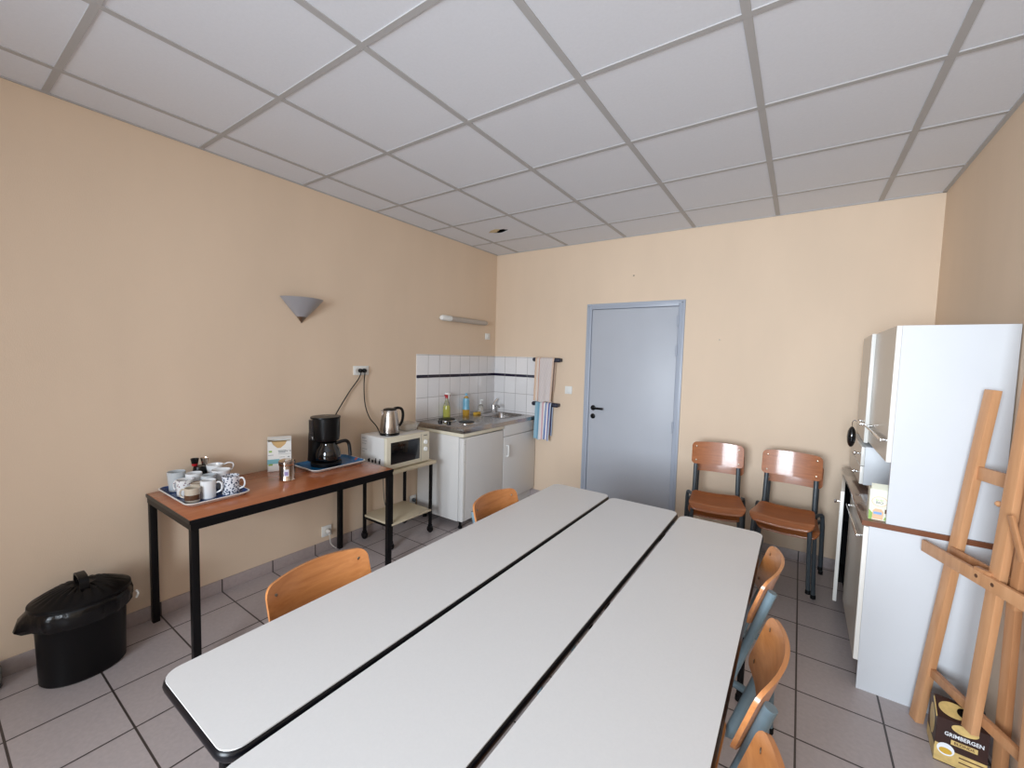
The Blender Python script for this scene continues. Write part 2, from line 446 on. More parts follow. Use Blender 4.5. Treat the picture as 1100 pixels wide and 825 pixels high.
# door
d = thing('door_1', 'blue-grey flush door with black lever handle in the back wall', 'door', (1.59, 0, 0))
del d['category']; d['kind'] = 'structure'
b = MB()
fw = 0.048
for x0, x1 in ((DX0 - 0.004, DX0 + fw), (DX1 - fw, DX1 + 0.004)):
    b.box((x0, -0.016, 0), (x1, 0.1, DZ + 0.004), 0.003)
b.box((DX0 + fw, -0.016, DZ - fw), (DX1 - fw, 0.1, DZ + 0.004), 0.003)
for x0, x1 in ((DX0 + 0.014, DX0 + 0.026), (DX1 - 0.026, DX1 - 0.014)):
    b.box((x0, -0.021, 0), (x1, -0.015, DZ - 0.014), 0.002)
b.box((DX0 + 0.014, -0.021, DZ - 0.026), (DX1 - 0.014, -0.015, DZ - 0.014), 0.002)
part('door_frame', b, M['doorframe'], d)
lf = part('door_leaf', MB().box((DX0 + fw + 0.003, -0.004, 0.008), (DX1 - fw - 0.003, 0.036, DZ - fw - 0.004), 0.002), M['door'], d)
hx = 1.232
b = MB()
b.lathe([(0, 0), (0.026, 0), (0.026, 0.006), (0.012, 0.010), (0.011, 0.04), (0, 0.041)], seg=20)
b.tube(smooth_path([(0, 0, 0.036), (0.02, 0, 0.043), (0.06, 0, 0.044), (0.115, 0, 0.042)]), [0.011] * 12 + [0.011] * 6 + [0.009], 10)
mt = Matrix(((1, 0, 0, hx), (0, 0, -1, -0.004), (0, 1, 0, 1.03), (0, 0, 0, 1)))
hb = MB().add(b, mt)
part('door_handle', hb, M['black'], d)
b = MB(); b.lathe([(0, 0), (0.025, 0), (0.025, 0.006), (0.020, 0.008), (0, 0.008)], seg=20)
part('keyhole_rose', MB().add(b, Matrix(((1, 0, 0, hx), (0, 0, -1, -0.004), (0, 1, 0, 0.948), (0, 0, 0, 1)))), M['black'], d)
for z in (1.86, 1.60, 0.92):
    b = MB().tube([(DX1 - fw - 0.002, -0.020, z - 0.05), (DX1 - fw - 0.002, -0.020, z + 0.05)], 0.008, 10)
    part('hinge', b, M['doorframe'], d)

# little things fixed to the walls
def screw(x, z, label):
    b = MB().lathe([(0, 0), (0.006, 0), (0.006, 0.004), (0.004, 0.006), (0, 0.006)], seg=10)
    o = part('wall_screw', MB().add(b, Matrix(((1, 0, 0, x), (0, 0, -1, 0), (0, 1, 0, z), (0, 0, 0, 1)))), M['lampmetal'], origin=(x, 0, z))
    tag(o, label, 'screw')
screw(1.579, 2.288, 'small dark screw in the back wall high above the door')
screw(2.327, 1.697, 'small dark screw in the back wall right of the door top')

# ------------------------------------------------------------------ meeting tables
def meeting_table(x0, x1, y0, y1, label):
    z = 0.74; r = 0.045
    t = thing('folding_table', label, 'table', ((x0 + x1) / 2, (y0 + y1) / 2, 0), 'meeting tables pushed together')
    e = 0.007
    prof = [(e + 0.004, 0.0), (e, 0.0015), (0.002, 0.006), (0, 0.014), (0.002, 0.022), (e, 0.028), (e + 0.006, 0.030)]
    loops = [rrect(x0 + i, y0 + i, x1 - i, y1 - i, r - i, z - dz) for i, dz in prof]
    part('edge_band', MB().loft(loops), M['edge'], t)
    i = e - 0.001
    part('tabletop', MB().loft([rrect(x0 + i, y0 + i, x1 - i, y1 - i, r - i, z - 0.003), rrect(x0 + i, y0 + i, x1 - i, y1 - i, r - i, z + 0.0005)]), M['laminate'], t)
    b = MB()
    for x in (x0 + 0.05, x1 - 0.05): b.box((x - 0.012, y0 + 0.1, z - 0.058), (x + 0.012, y1 - 0.1, z - 0.030), 0.002)
    for y in (y0 + 0.12, y1 - 0.12): b.box((x0 + 0.06, y - 0.012, z - 0.056), (x1 - 0.06, y + 0.012, z - 0.031), 0.002)
    part('frame', b, M['blackmat'], t)
    for x in (x0 + 0.05, x1 - 0.05):
        for y in (y0 + 0.12, y1 - 0.12):
            l = part('leg', MB().tube([(x, y, 0.012), (x, y, z - 0.04)], 0.0135, 12), M['blackmat'], t)
            part('foot_cap', MB().lathe([(0, 0), (0.017, 0), (0.017, 0.02), (0.0136, 0.028), (0, 0.028)], (x, y, 0), 12), M['rubber'], l)
    return t
meeting_table(1.692, 2.052, -3.552, -1.600, 'long white table, leftmost of the three pushed together')
meeting_table(2.062, 2.430, -3.590, -1.632, 'long white table in the middle of the three pushed together')
meeting_table(2.440, 2.806, -3.62, -1.668, 'long white table, rightmost of the three pushed together')

# ------------------------------------------------------------------ school chairs
def rc(d, r):
    return 0.0 if d >= r else r - math.sqrt(max(0, r * r - (r - d) ** 2))

def remap(v, n=0):  # denser near both ends
    return 0.5 - 0.5 * math.cos(PI * v)

def make_chair(pm, fm, label, bent=1.0, lean=0.31):
    t = thing('school_chair', label, 'chair', (0, 0, 0))
    ORG[t.name] = Vector((0, 0, 0))
    yr, yf = 0.086, -0.240
    def seat_pt(u, v, top):
        v2 = remap(v); y = yr + (yf - yr) * v2
        hw = 0.160 + 0.022 * v2
        hw -= rc(abs(y - yf), 0.045) + rc(abs(y - yr), 0.035)
        x = (u * 2 - 1) * hw
        z = 0.428 + 0.012 * (x / 0.18) ** 2 - 0.004 * math.sin(PI * v2)
        if v2 > 0.82: z -= 0.034 * ((v2 - 0.82) / 0.18) ** 2
        if v2 < 0.15: z += 0.006 * ((0.15 - v2) / 0.15) ** 2
        return (x, y, z if top else z - 0.011)
    part('seat', MB().shell(lambda u, v: seat_pt(u, v, 1), lambda u, v: seat_pt(u, v, 0), 16, 22), pm, t, angle=50)
    def back_y(z, x): return 0.213 - lean * (0.792 - z) - 0.040 * bent * (x / 0.18) ** 2
    def back_pt(u, v, off):
        v2 = remap(v)
        h = 0.165; dz = v2 * h
        hw = 0.180 - rc(dz, 0.028) - rc(h - dz, 0.028)
        x = (u * 2 - 1) * hw
        z = 0.627 + dz + 0.010 * (1 - (x / 0.18) ** 2) * (v2 * 1.0)
        y = back_y(z, x) + off
        return (x, y, z)
    bk = part('backrest', MB().shell(lambda u, v: back_pt(u, v, 0), lambda u, v: back_pt(u, v, 0.0105), 20, 16), pm, t, angle=50)
    for sx in (-1, 1):
        for z in (0.655, 0.762):
            x = sx * 0.148; y = back_y(z, x)
            b = MB().lathe([(0, 0), (0.006, 0), (0.0055, 0.0015), (0, 0.0026)], seg=10)
            part('rivet', MB().add(b, Matrix(((1, 0, 0, x), (0, 0, -1, y + 0.0005), (0, 1, 0, z), (0, 0, 0, 1)))), M['rivet'], bk)
    zr = 0.398; R = 0.0125
    for sx in (-1, 1):
        f = smooth_path([(sx * 0.168, -0.215, 0.012), (sx * 0.160, -0.205, 0.20), (sx * 0.156, -0.198, 0.35), (sx * 0.154, -0.185, 0.388), (sx * 0.153, -0.15, zr), (sx * 0.153, -0.02, zr)], 5)
        l = part('leg', MB().tube(f, R, 10), fm, t)
        part('rubber_foot', MB().lathe([(0, 0), (0.0145, 0), (0.0145, 0.022), (0.0128, 0.025), (0, 0.025)], (sx * 0.168, -0.215, 0), 12), M['rubber'], l)
        f = smooth_path([(sx * 0.153, -0.02, zr), (sx * 0.155, 0.07, zr), (sx * 0.172, 0.14, zr), (sx * 0.192, 0.185, zr - 0.004), (sx * 0.198, 0.202, zr - 0.035), (sx * 0.200, 0.206, 0.30), (sx * 0.205, 0.214, 0.012)], 5)
        l = part('leg', MB().tube(f, R, 10), fm, t)
        part('rubber_foot', MB().lathe([(0, 0), (0.0145, 0), (0.0145, 0.022), (0.0128, 0.025), (0, 0.025)], (sx * 0.205, 0.214, 0), 12), M['rubber'], l)
        ys = lambda z: back_y(z, 0.148) + 0.0105 + 0.0155
        f = smooth_path([(sx * 0.152, ys(zr + .004), zr + 0.004), (sx * 0.150, ys(0.46), 0.46), (sx * 0.149, ys(0.60), 0.60), (sx * 0.148, ys(0.66), 0.66), (sx * 0.148, ys(0.752), 0.752)], 5)
        part('back_upright', MB().tube(f, 0.0145, 12), fm, t)
    for y in (-0.14, 0.045):
        part('crossbar', MB().tube([(-0.152, y, zr), (0.152, y, zr)], 0.010, 8), fm, t)
    return t

def place(o, x, y, th, z=0.0, label=None, group=None, tilt=0.0):
    o.location = (x, y, z); o.rotation_euler = (tilt, 0, math.radians(th))
    if label: o['label'] = label
    if group: o['group'] = group
    return o
ch_l = make_chair(M['ply'], M['steel_lit'], 'x')
place(ch_l, 1.585 - 0.0 + 0.205, -3.09, 91, label='wooden school chair tucked under the left table edge, nearest the camera', group='chairs around the meeting tables')
def more(x, y, th, label): return place(copy_tree(ch_l), x, y, th, label=label, group='chairs around the meeting tables')
more(1.822, -2.16, 90, 'wooden school chair tucked under the left table edge, near the small fridge')
more(2.664, -2.105, -90, 'wooden school chair at the right table edge, farthest from the camera')
more(2.690, -2.652, -91, 'wooden school chair at the right table edge, second from the far end')
more(2.700, -3.098, -90, 'wooden school chair at the right table edge, cut off by the bottom of the photo')
ch_d = make_chair(M['plyd'], M['steel_shaded'], 'x', 0.6, 0.13)
G2 = 'chairs stacked against the back wall'
def stack(o, *a, **k): return place(o, *a, **k)
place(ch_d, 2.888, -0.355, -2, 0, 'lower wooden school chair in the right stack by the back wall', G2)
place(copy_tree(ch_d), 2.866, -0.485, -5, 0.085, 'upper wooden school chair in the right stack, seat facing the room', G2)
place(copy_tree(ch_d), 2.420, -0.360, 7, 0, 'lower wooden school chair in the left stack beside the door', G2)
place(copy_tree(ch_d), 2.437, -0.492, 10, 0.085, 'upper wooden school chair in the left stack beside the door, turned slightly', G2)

# ------------------------------------------------------------------ side table with coffee things
TX0, TX1, TY0, TY1, TZ = 0.028, 0.63, -3.14, -1.975, 0.72
t = thing('side_table', 'narrow orange-brown wood table with black metal frame along the left wall', 'table', ((TX0 + TX1) / 2, (TY0 + TY1) / 2, 0))
part('tabletop', MB().box((TX0, TY0, TZ - 0.018), (TX1, TY1, TZ), 0.002), M['desk'], t)
b = MB()
b.box((TX0 + .002, TY0 + .002, TZ - 0.05), (TX0 + 0.03, TY1 - .002, TZ - 0.0185)).box((TX1 - 0.03, TY0 + .002, TZ - 0.05), (TX1 + 0.002, TY1 - .002, TZ - 0.0185))
b.box((TX0 + 0.03, TY0 + .002, TZ - 0.05), (TX1 - 0.03, TY0 + 0.03, TZ - 0.0185)).box((TX0 + 0.03, TY1 - 0.03, TZ - 0.05), (TX1 - 0.03, TY1 - .002, TZ - 0.0185))
part('frame', b, M['blackmat'], t)
b = MB()
b.box((TX1, TY0, TZ - 0.019), (TX1 + 0.003, TY1, TZ - 0.001)).box((TX0, TY0 - 0.003, TZ - 0.019), (TX1 + 0.003, TY0, TZ - 0.001)).box((TX0, TY1, TZ - 0.019), (TX1 + 0.003, TY1 + 0.003, TZ - 0.001))
part('edge_band', b, M['edge'], t)
for x in (TX0 + 0.018, TX1 - 0.018):
    for y in (TY0 + 0.020, TY1 - 0.020):
        part('leg', MB().box((x - 0.016, y - 0.016, 0), (x + 0.016, y + 0.016, TZ - 0.05), 0.002), M['blackmat'], t)

def tray(label, x0, y0, x1, y1, z, m):
    t = thing('serving_tray', label, 'tray', ((x0 + x1) / 2, (y0 + y1) / 2, z), 'serving trays on the side table')
    r = 0.04
    lo = [rrect(x0 + i, y0 + i, x1 - i, y1 - i, r, z + h) for i, h in ((0.03, 0.0), (0.02, 0.002), (0.004, 0.017), (0.0, 0.019), (0.0, 0.022), (0.006, 0.022))]
    part('rim', MB().loft(lo, True, False), M['white'], t)
    lo = [rrect(x0 + i, y0 + i, x1 - i, y1 - i, r, z + h) for i, h in ((0.006, 0.0222), (0.010, 0.019), (0.024, 0.006), (0.034, 0.0045))]
    part('tray_bed', MB().loft(lo, False, True), m, t)
    return t
tray('blue serving tray with white rim crowded with mugs', 0.03, -3.10, 0.465, -2.80, TZ, M['blue_tray'])
tray('blue serving tray with white rim under the coffee maker', 0.075, -2.385, 0.365, -1.985, TZ, M['blue_tray2'])
ZT = TZ + 0.0050

def mug(name, label, cat, x, y, r, h, m, hd=None, taper=0.9, hm=None, extra=None, group='cups on the blue tray'):
    t = thing(name, label, cat, (x, y, ZT), group)
    w = 0.0035
    pr = [(0, 0), (r * taper * 0.9, 0), (r * taper, 0.004), (r * (taper + (1 - taper) * 0.5), h * 0.5), (r, h - 0.002), (r - w * 0.5, h), (r - w, h - 0.002),
          (r * (taper + (1 - taper) * 0.5) - w, h * 0.5), (r * taper - w, 0.007), (0, 0.006)]
    part('body', MB().lathe(pr, (x, y, ZT), 24), m, t)
    if hd is not None:
        a = math.radians(hd); dx, dy = math.cos(a), math.sin(a); ro = r * 0.94
        pts = [(x + dx * q, y + dy * q, ZT + z) for q, z in ((ro, h * 0.82), (ro + 0.018, h * 0.84), (ro + 0.028, h * 0.62), (ro + 0.022, h * 0.36), (ro - 0.002, h * 0.25))]
        part('handle', MB().tube(smooth_path(pts, 4), 0.0045, 8), hm or m, t)
    if extra:
        part('band', MB().lathe([(r * extra[0] + 0.0006, h * extra[1]), (r * extra[0] + 0.0006, h * extra[2])], (x, y, ZT), 24), extra[3], t)
    return t
mug('mug', 'white mug with dotted pattern and handle to the left, front left of the tray', 'mug', 0.235, -3.031, 0.040, 0.088, M['mug_lines'], -150)
mug('mug', 'small cream and brown mug nearest the front edge of the tray', 'mug', 0.372, -3.044, 0.034, 0.075, M['beige'], -140, 0.95, extra=(0.99, 0.2, 0.55, M['brown']))
mug('mug', 'small dark brown cup behind the cream and brown mug', 'mug', 0.302, -3.000, 0.029, 0.078, M['brown'], None, 0.9, extra=(0.985, 0.7, 0.97, M['beige']))
mug('mug', 'plain white mug with round handle in the front middle of the tray', 'mug', 0.365, -2.972, 0.035, 0.096, M['porcelain'], 60, 0.96)
mug('mug', 'tall mug with dark floral print and big white handle, right end of the tray', 'mug', 0.376, -2.870, 0.042, 0.100, M['mug_floral'], 50, 0.94, M['porcelain'])
mug('glass', 'pale grey tumbler at the left rear corner of the tray', 'glass', 0.108, -3.030, 0.042, 0.108, M['porcgrey'], None, 0.8)
mug('mug', 'white mug in the middle row behind the dotted mug', 'mug', 0.175, -2.972, 0.039, 0.100, M['porcelain'], None, 0.92)
mug('mug', 'white cup behind the plain mug with round handle', 'mug', 0.268, -2.936, 0.034, 0.098, M['porcgrey'], None, 0.9)
mug('mug', 'wide tapered white cup beside the floral mug, rear middle of the tray', 'cup', 0.232, -2.862, 0.047, 0.106, M['porcelain'], None, 0.6)
mug('mug', 'small red and green cup left of the floral mug', 'cup', 0.306, -2.862, 0.024, 0.074, M['green'], None, 0.9, extra=(1.0, 0.55, 0.95, M['red']))
# upturned black bowl with small cups piled on it, and a milk jug
t = thing('bowl', 'upturned black bowl at the back of the mug tray near the wall', 'bowl', (0.096, -2.916, ZT))
part('body', MB().lathe([(0, 0), (0.037, 0), (0.036, 0.05), (0.033, 0.10), (0.030, 0.114), (0, 0.115)], (0.096, -2.916, ZT), 24), M['black'], t)
t = thing('milk_jug', 'white milk jug with a thin curved handle at the right rear of the tray', 'jug', (0.141, -2.859, ZT))
b = MB().lathe([(0, 0), (0.026, 0), (0.032, 0.04), (0.033, 0.07), (0.042, 0.118), (0.040, 0.120), (0.030, 0.07), (0, 0.01)], (0.141, -2.859, ZT), 24)
part('body', b, M['porcelain'], t)
part('handle', MB().tube(smooth_path([(0.154, -2.821, ZT + .112), (0.166, -2.797, ZT + .122), (0.172, -2.775, ZT + .112), (0.168, -2.782, ZT + .08), (0.154, -2.825, ZT + .06)], 4), 0.004, 8), M['porcelain'], t)
for (x, y, dz, m_, lb) in ((0.080, -2.935, 0.1152, 'black', 'small black cup piled on the dark bowl, left one'), (0.094, -2.892, 0.1152, 'tin', 'small steel cup piled on the dark bowl, right one')):
    t = thing('small_cup', lb, 'cup', (x, y, ZT + dz), 'small cups piled at the back of the tray')
    part('body', MB().lathe([(0, 0), (0.013, 0), (0.0205, 0.042), (0.018, 0.042), (0.011, 0.006), (0, 0.006)], (x, y, ZT + dz), 16), M[m_], t)
    if m_ == 'black': part('band', MB().lathe([(0.0136, 0.001), (0.0158, 0.014)], (x, y, ZT + dz), 16), M['red'], t)

# tin canister
cx, cy = 0.335, -2.545
t = thing('canister', 'shiny tin canister with lid and small paper label on the wooden table', 'canister', (cx, cy, TZ))
part('body', MB().lathe([(0, 0), (0.043, 0), (0.045, 0.003), (0.043, 0.008), (0.043, 0.098), (0.04, 0.1), (0, 0.1)], (cx, cy, TZ), 32), M['tin'], t)
part('lid', MB().lathe([(0.0455, 0.093), (0.0465, 0.096), (0.046, 0.118), (0.042, 0.122), (0.03, 0.122), (0.028, 0.127), (0, 0.127)], (cx, cy, TZ), 32), M['tin'], t)
def lab(u, v, rr=0.0435):
    a = math.radians(-32 + (u - 0.5) * 36); return (cx + rr * math.cos(a), cy + rr * math.sin(a), TZ + 0.03 + v * 0.042)
l = part('paper_label', MB().sheet(lab, 8, 2), M['label'], t)
def lab2(u, v, rr=0.0439):
    a = math.radians(-32 + (u - 0.5) * 26); return (cx + rr * math.cos(a), cy + rr * math.sin(a), TZ + 0.036 + v * 0.022)
part('label_print', MB().sheet(lab2, 8, 2), M['lilac'], l)

# coffee filter box
t = thing('filter_box', 'white cardboard coffee filter box with open notched front leaning by the wall', 'box', (0.10, -2.468, TZ), rz=0.0)
x0, x1, y0, y1, h = 0.062, 0.118, -2.540, -2.402, 0.205
def fp(x, y, z): return (x, y, TZ + z)
b = MB()
b.box(fp(x0, y0, 0), fp(x0 + 0.002, y1, h + 0.015)).box(fp(x0, y0, 0), fp(x1, y0 + 0.002, h)).box(fp(x0, y1 - 0.002, 0), fp(x1, y1, h)).box(fp(x0, y0, 0), fp(x1, y1, 0.002))
ym = (y0 + y1) / 2
b.poly([fp(x1, y0, 0), fp(x1, y1, 0), fp(x1, y1, h - 0.008), fp(x1, ym + 0.042, h - 0.008), fp(x1, ym + 0.032, h - 0.03), fp(x1, ym + 0.006, h - 0.052), fp(x1, ym - 0.012, h - 0.052),
        fp(x1, ym - 0.036, h - 0.03), fp(x1, ym - 0.046, h - 0.008), fp(x1, y0, h - 0.008)], (-0.002, 0, 0))
b.poly([fp(x0, y0, h + 0.013), fp(x0, y1, h + 0.013), fp(x1 - 0.012, y1, h + 0.004), fp(x1 - 0.012, y0, h + 0.004)], (0, 0, 0.002))
part('carton', b, M['card'], t)
part('paper_filters', MB().box(fp(x0 + 0.006, y0 + 0.008, 0.004), fp(x1 - 0.006, y1 - 0.008, h - 0.012)), M['kraft'], t)
b = MB(); xx = x1 + 0.0004
def strip(y, z, w, hh): b.box(fp(xx - 0.0002, y - w / 2, z - hh / 2), fp(xx + 0.0002, y + w / 2, z + hh / 2))
for z, w in ((0.134, 0.05), (0.124, 0.044)): strip(ym - 0.006 + 0.02, z, w * 0.9, 0.006)
strip(ym + 0.03, 0.112, 0.075, 0.002); strip(ym - 0.05, 0.108, 0.03, 0.003); strip(ym + 0.015, 0.092, 0.03, 0.002); strip(ym + 0.052, 0.092, 0.012, 0.006)
part('print_lines', b, M['inkgrey'], t)
text('lettering', 'N°4', 0.019, fp(xx + 0.0004, ym + 0.05, 0.130), (0, 1, 0), (0, 0, 1), M['ink'], t)
b = MB()
strip(ym - 0.035, 0.065, 0.07, 0.03); strip(ym + 0.03, 0.062, 0.06, 0.026)
part('teal_picture', b, M['teal'], t)
b = MB(); strip(ym - 0.052, 0.045, 0.024, 0.012); strip(ym - 0.052, 0.132, 0.018, 0.012)
part('green_mark', b, M['leaf'], t)
t.rotation_euler = (0, 0, math.radians(-27))

# coffee maker
kx, ky, kz = 0.205, -2.205, TZ + 0.0048
t = thing('coffee_maker', 'black drip coffee maker with glass jug on the blue tray', 'coffee maker', (kx, ky, kz))
def oval(rx, ry, z, ox=0.0, oy=0.0, n=28): return [(kx + ox + rx * math.cos(2 * PI * k / n), ky + oy + ry * math.sin(2 * PI * k / n), kz + z) for k in range(n)]
part('base', MB().loft([oval(.098, .098, 0), oval(.1, .1, .004), oval(.1, .1, .024), oval(.094, .094, .03)]), M['black'], t)
b = MB()
def col(z, w): return [(kx - 0.085 + dx, ky + dy, kz + z) for dx, dy in ((-.01, -w), (.012, -w * 1.05), (.045, -w), (.055, -w * .5), (.055, w * .5), (.045, w), (.012, w * 1.05), (-.01, w))]
b.loft([col(.026, .082), col(.10, .078), col(.22, .075)])
part('rear_column', b, M['black'], t)
part('water_tank', MB().loft([oval(.045, .088, .18, -.045, -.008), oval(.045, .09, .22, -.045, -.008), oval(.045, .09, .318, -.045, -.008)]), M['smoke'], t)
part('filter_holder', MB().loft([oval(.055, .055, .163, .01), oval(.08, .08, .176, .005), oval(.086, .086, .20, .004), oval(.088, .088, .318, .003), oval(.088, .088, .326, .003)]), M['black'], t)
ld = part('lid', MB().loft([oval(.092, .098, .3265, -.008), oval(.094, .1, .330, -.008), oval(.092, .098, .338, -.008), oval(.06, .07, .341, -.008)]), M['black'], t)
part('lid_recess', MB().loft([oval(.018, .02, .3412, .0, .01), oval(.016, .018, .3425, 0, .01)]), M['glassdark'], ld)
jg = part('glass_jug', MB().loft([oval(.066, .066, .031, .022), oval(.080, .080, .045, .022), oval(.083, .083, .075, .022), oval(.074, .074, .115, .022), oval(.054, .054, .148, .022), oval(.054, .054, .1615, .022)]), M['glassdark'], t)
hp = [(kx + .052, ky + .045, kz + .152), (kx + .07, ky + .082, kz + .163), (kx + .082, ky + .106, kz + .160), (kx + .088, ky + .120, kz + .13), (kx + .092, ky + .126, kz + .055)]
part('jug_handle', MB().tube(smooth_path(hp, 4), 0.012, 8), M['black'], jg)
cd = part('power_cord', MB().tube(smooth_path([(kx - 0.10, ky + 0.06, kz + 0.16), (0.07, -2.10, 0.93), (0.03, -2.02, 1.04), (0.018, -1.90, 1.20), (0.022, -1.82, 1.30), (0.03, -1.800, 1.352)], 6), 0.0045, 6), M['black'], t)
def plug(parent, y, z, m=None):
    b = MB().lathe([(0, 0), (0.016, 0), (0.017, 0.01), (0.014, 0.024), (0.007, 0.03), (0, 0.03)], seg=16)
    p = part('plug', MB().add(b, Matrix(((0, 0, 1, 0.012), (1, 0, 0, y), (0, 1, 0, z), (0, 0, 0, 1)))), m or M['black'], parent)
    return p
plug(cd, -1.800, 1.368)

# ------------------------------------------------------------------ wall sockets, switches, lamps
def plate(name, label, cat, y0, y1, z0, z1, wells=1, side='L', group=None):
    yc, zc = (y0 + y1) / 2, (z0 + z1) / 2
    t = thing(name, label, cat, (0, yc, zc), group)
    part('cover_plate', MB().box((0, y0, z0), (0.010, y1, z1), 0.003), M['white'], t)
    for k in range(wells):
        yy = y0 + (y1 - y0) * (k + 0.5) / wells
        b = MB().lathe([(0.020, 0), (0.021, 0.0015), (0.019, 0.002), (0.017, 0.001), (0, 0.0008)], seg=20)
        part('socket_well', MB().add(b, Matrix(((0, 0, 1, 0.010), (1, 0, 0, yy), (0, 1, 0, zc), (0, 0, 0, 1)))), M['plugs'], t)
    return t
plate('power_socket', 'white double wall socket with two black plugs above the coffee maker', 'socket', -1.852, -1.712, 1.333, 1.405, 2)
t = plate('power_socket', 'white wall socket with a white plug low under the wooden side table', 'socket', -2.120, -2.042, 0.115, 0.196)
wp = thing('wall_cable', 'short white cord with plug hanging from the low wall socket', 'cable', (0.012, -2.078, 0.15))
part('lead', MB().tube(smooth_path([(0.035, -2.078, 0.145), (0.04, -2.075, 0.10), (0.03, -2.06, 0.05), (0.035, -2.02, 0.006)], 5), 0.003, 6), M['plugs'], wp)
plug(wp, -2.078, 0.155, M['plugs'])
plate('power_socket', 'white wall socket with a dark plug behind the microwave trolley', 'socket', -1.262, -1.182, 0.125, 0.205)
gp = thing('wall_cable', 'thin grey cord with dark plug looping down behind the trolley', 'cable', (0.012, -1.215, 0.16))
part('lead', MB().tube(smooth_path([(0.035, -1.222, 0.158), (0.045, -1.225, 0.11), (0.035, -1.30, 0.055), (0.03, -1.42, 0.06), (0.03, -1.55, 0.20), (0.03, -1.58, 0.45), (0.04, -1.60, 0.585)], 6), 0.003, 6), M['steel_shaded'], gp)
plug(gp, -1.222, 0.165, M['steel_shaded'])
t = thing('wall_switch', 'small white switch plate on the left wall below the strip light', 'switch', (0, -0.15, 1.728))
part('cover_plate', MB().box((0, -0.19, 1.694), (0.010, -0.110, 1.762), 0.003), M['white'], t)
part('rocker', MB().box((0.009, -0.168, 1.71), (0.014, -0.132, 1.746), 0.003), M['white'], t)
t = thing('wall_switch', 'square white light switch on the back wall left of the door', 'switch', (0.954, 0, 1.186))
part('cover_plate', MB().box((0.914, -0.010, 1.146), (0.994, 0, 1.226), 0.004), M['white'], t)
part('rocker', MB().box((0.934, -0.015, 1.162), (0.974, -0.009, 1.210), 0.003), M['white'], t)

# half-cone wall lamp
t = thing('wall_lamp', 'half-cone frosted glass wall lamp on the left wall', 'lamp', (0, -2.266, 1.79))
def hc(r, z, n=20, k=0.82): return [(0.004 + r * k * math.sin(PI * i / n), -2.266 - r * math.cos(PI * i / n), z) for i in range(n + 1)]
lo = [hc(.035, 1.748), hc(.075, 1.79), hc(.112, 1.832), hc(.148, 1.874), hc(.144, 1.874), hc(.108, 1.834), hc(.07, 1.792), hc(.03, 1.75)]
part('lamp_shade', MB().loft(lo, True, True), M['frost'], t)
part('bracket', MB().loft([hc(.0015, 1.706), hc(.036, 1.7495), hc(.030, 1.752)], True, True), M['lampmetal'], t)
# strip light
t = thing('strip_light', 'slim grey strip light fixed on the left wall above the tiles', 'lamp', (0.03, -0.56, 1.865))
def cap(y, rx, rz, z=1.868, n=16): return [(0.034 + rx * math.cos(2 * PI * k / n), y, z + rz * math.sin(2 * PI * k / n)) for k in range(n)]
part('diffuser', MB().loft([cap(-.79, .030, .026), cap(-.26, .030, .026)]), M['greyplastic'], t)
part('end_cap', MB().loft([cap(-.92, .012, .012), cap(-.913, .026, .022), cap(-.895, .033, .028), cap(-.79, .033, .028)]), M['white'], t, label='white rounded left end cap')
part('end_cap', MB().loft([cap(-.26, .032, .027), cap(-.23, .028, .024), cap(-.222, .015, .014)]), M['greyplastic'], t)
part('pull_switch', MB().loft([cap(-.222, .012, .014), cap(-.20, .012, .014), cap(-.196, .008, .010)]), M['white'], t)
part('wall_bracket', MB().box((0, -0.86, 1.858), (0.010, -0.24, 1.880)), M['white'], t)

# ------------------------------------------------------------------ trolley, microwave, kettle
t = thing('trolley', 'cream two-shelf trolley on black castors between side table and fridge', 'trolley', (0.21, -1.57, 0))
part('shelf', MB().box((0.035, -1.805, 0.597), (0.412, -1.335, 0.622), 0.003), M['creamwood'], t)
part('shelf', MB().box((0.045, -1.785, 0.188), (0.388, -1.362, 0.204), 0.002), M['creamwood'], t)
for x in (0.052, 0.375):
    for y in (-1.778, -1.362):
        part('leg', MB().box((x - 0.011, y - 0.011, 0.068), (x + 0.011, y + 0.011, 0.597), 0.002), M['blackmat'], t)
        b = MB().lathe([(0, -0.012), (0.027, -0.012), (0.030, -0.007), (0.030, 0.007), (0.027, 0.012), (0, 0.012)], seg=18)
        c = part('castor', MB().add(b, Matrix(((1, 0, 0, x), (0, 0, 1, y), (0, 1, 0, 0.0305), (0, 0, 0, 1)))).box((x - 0.014, y - 0.015, 0.042), (x + 0.014, y + 0.015, 0.068), 0.004), M['black'], t)
b = MB()
for y in (-1.778, -1.362): b.box((0.06, y - 0.007, 0.170), (0.37, y + 0.007, 0.188)).box((0.06, y - 0.007, 0.58), (0.37, y + 0.007, 0.597))
part('frame_rails', b, M['blackmat'], t)

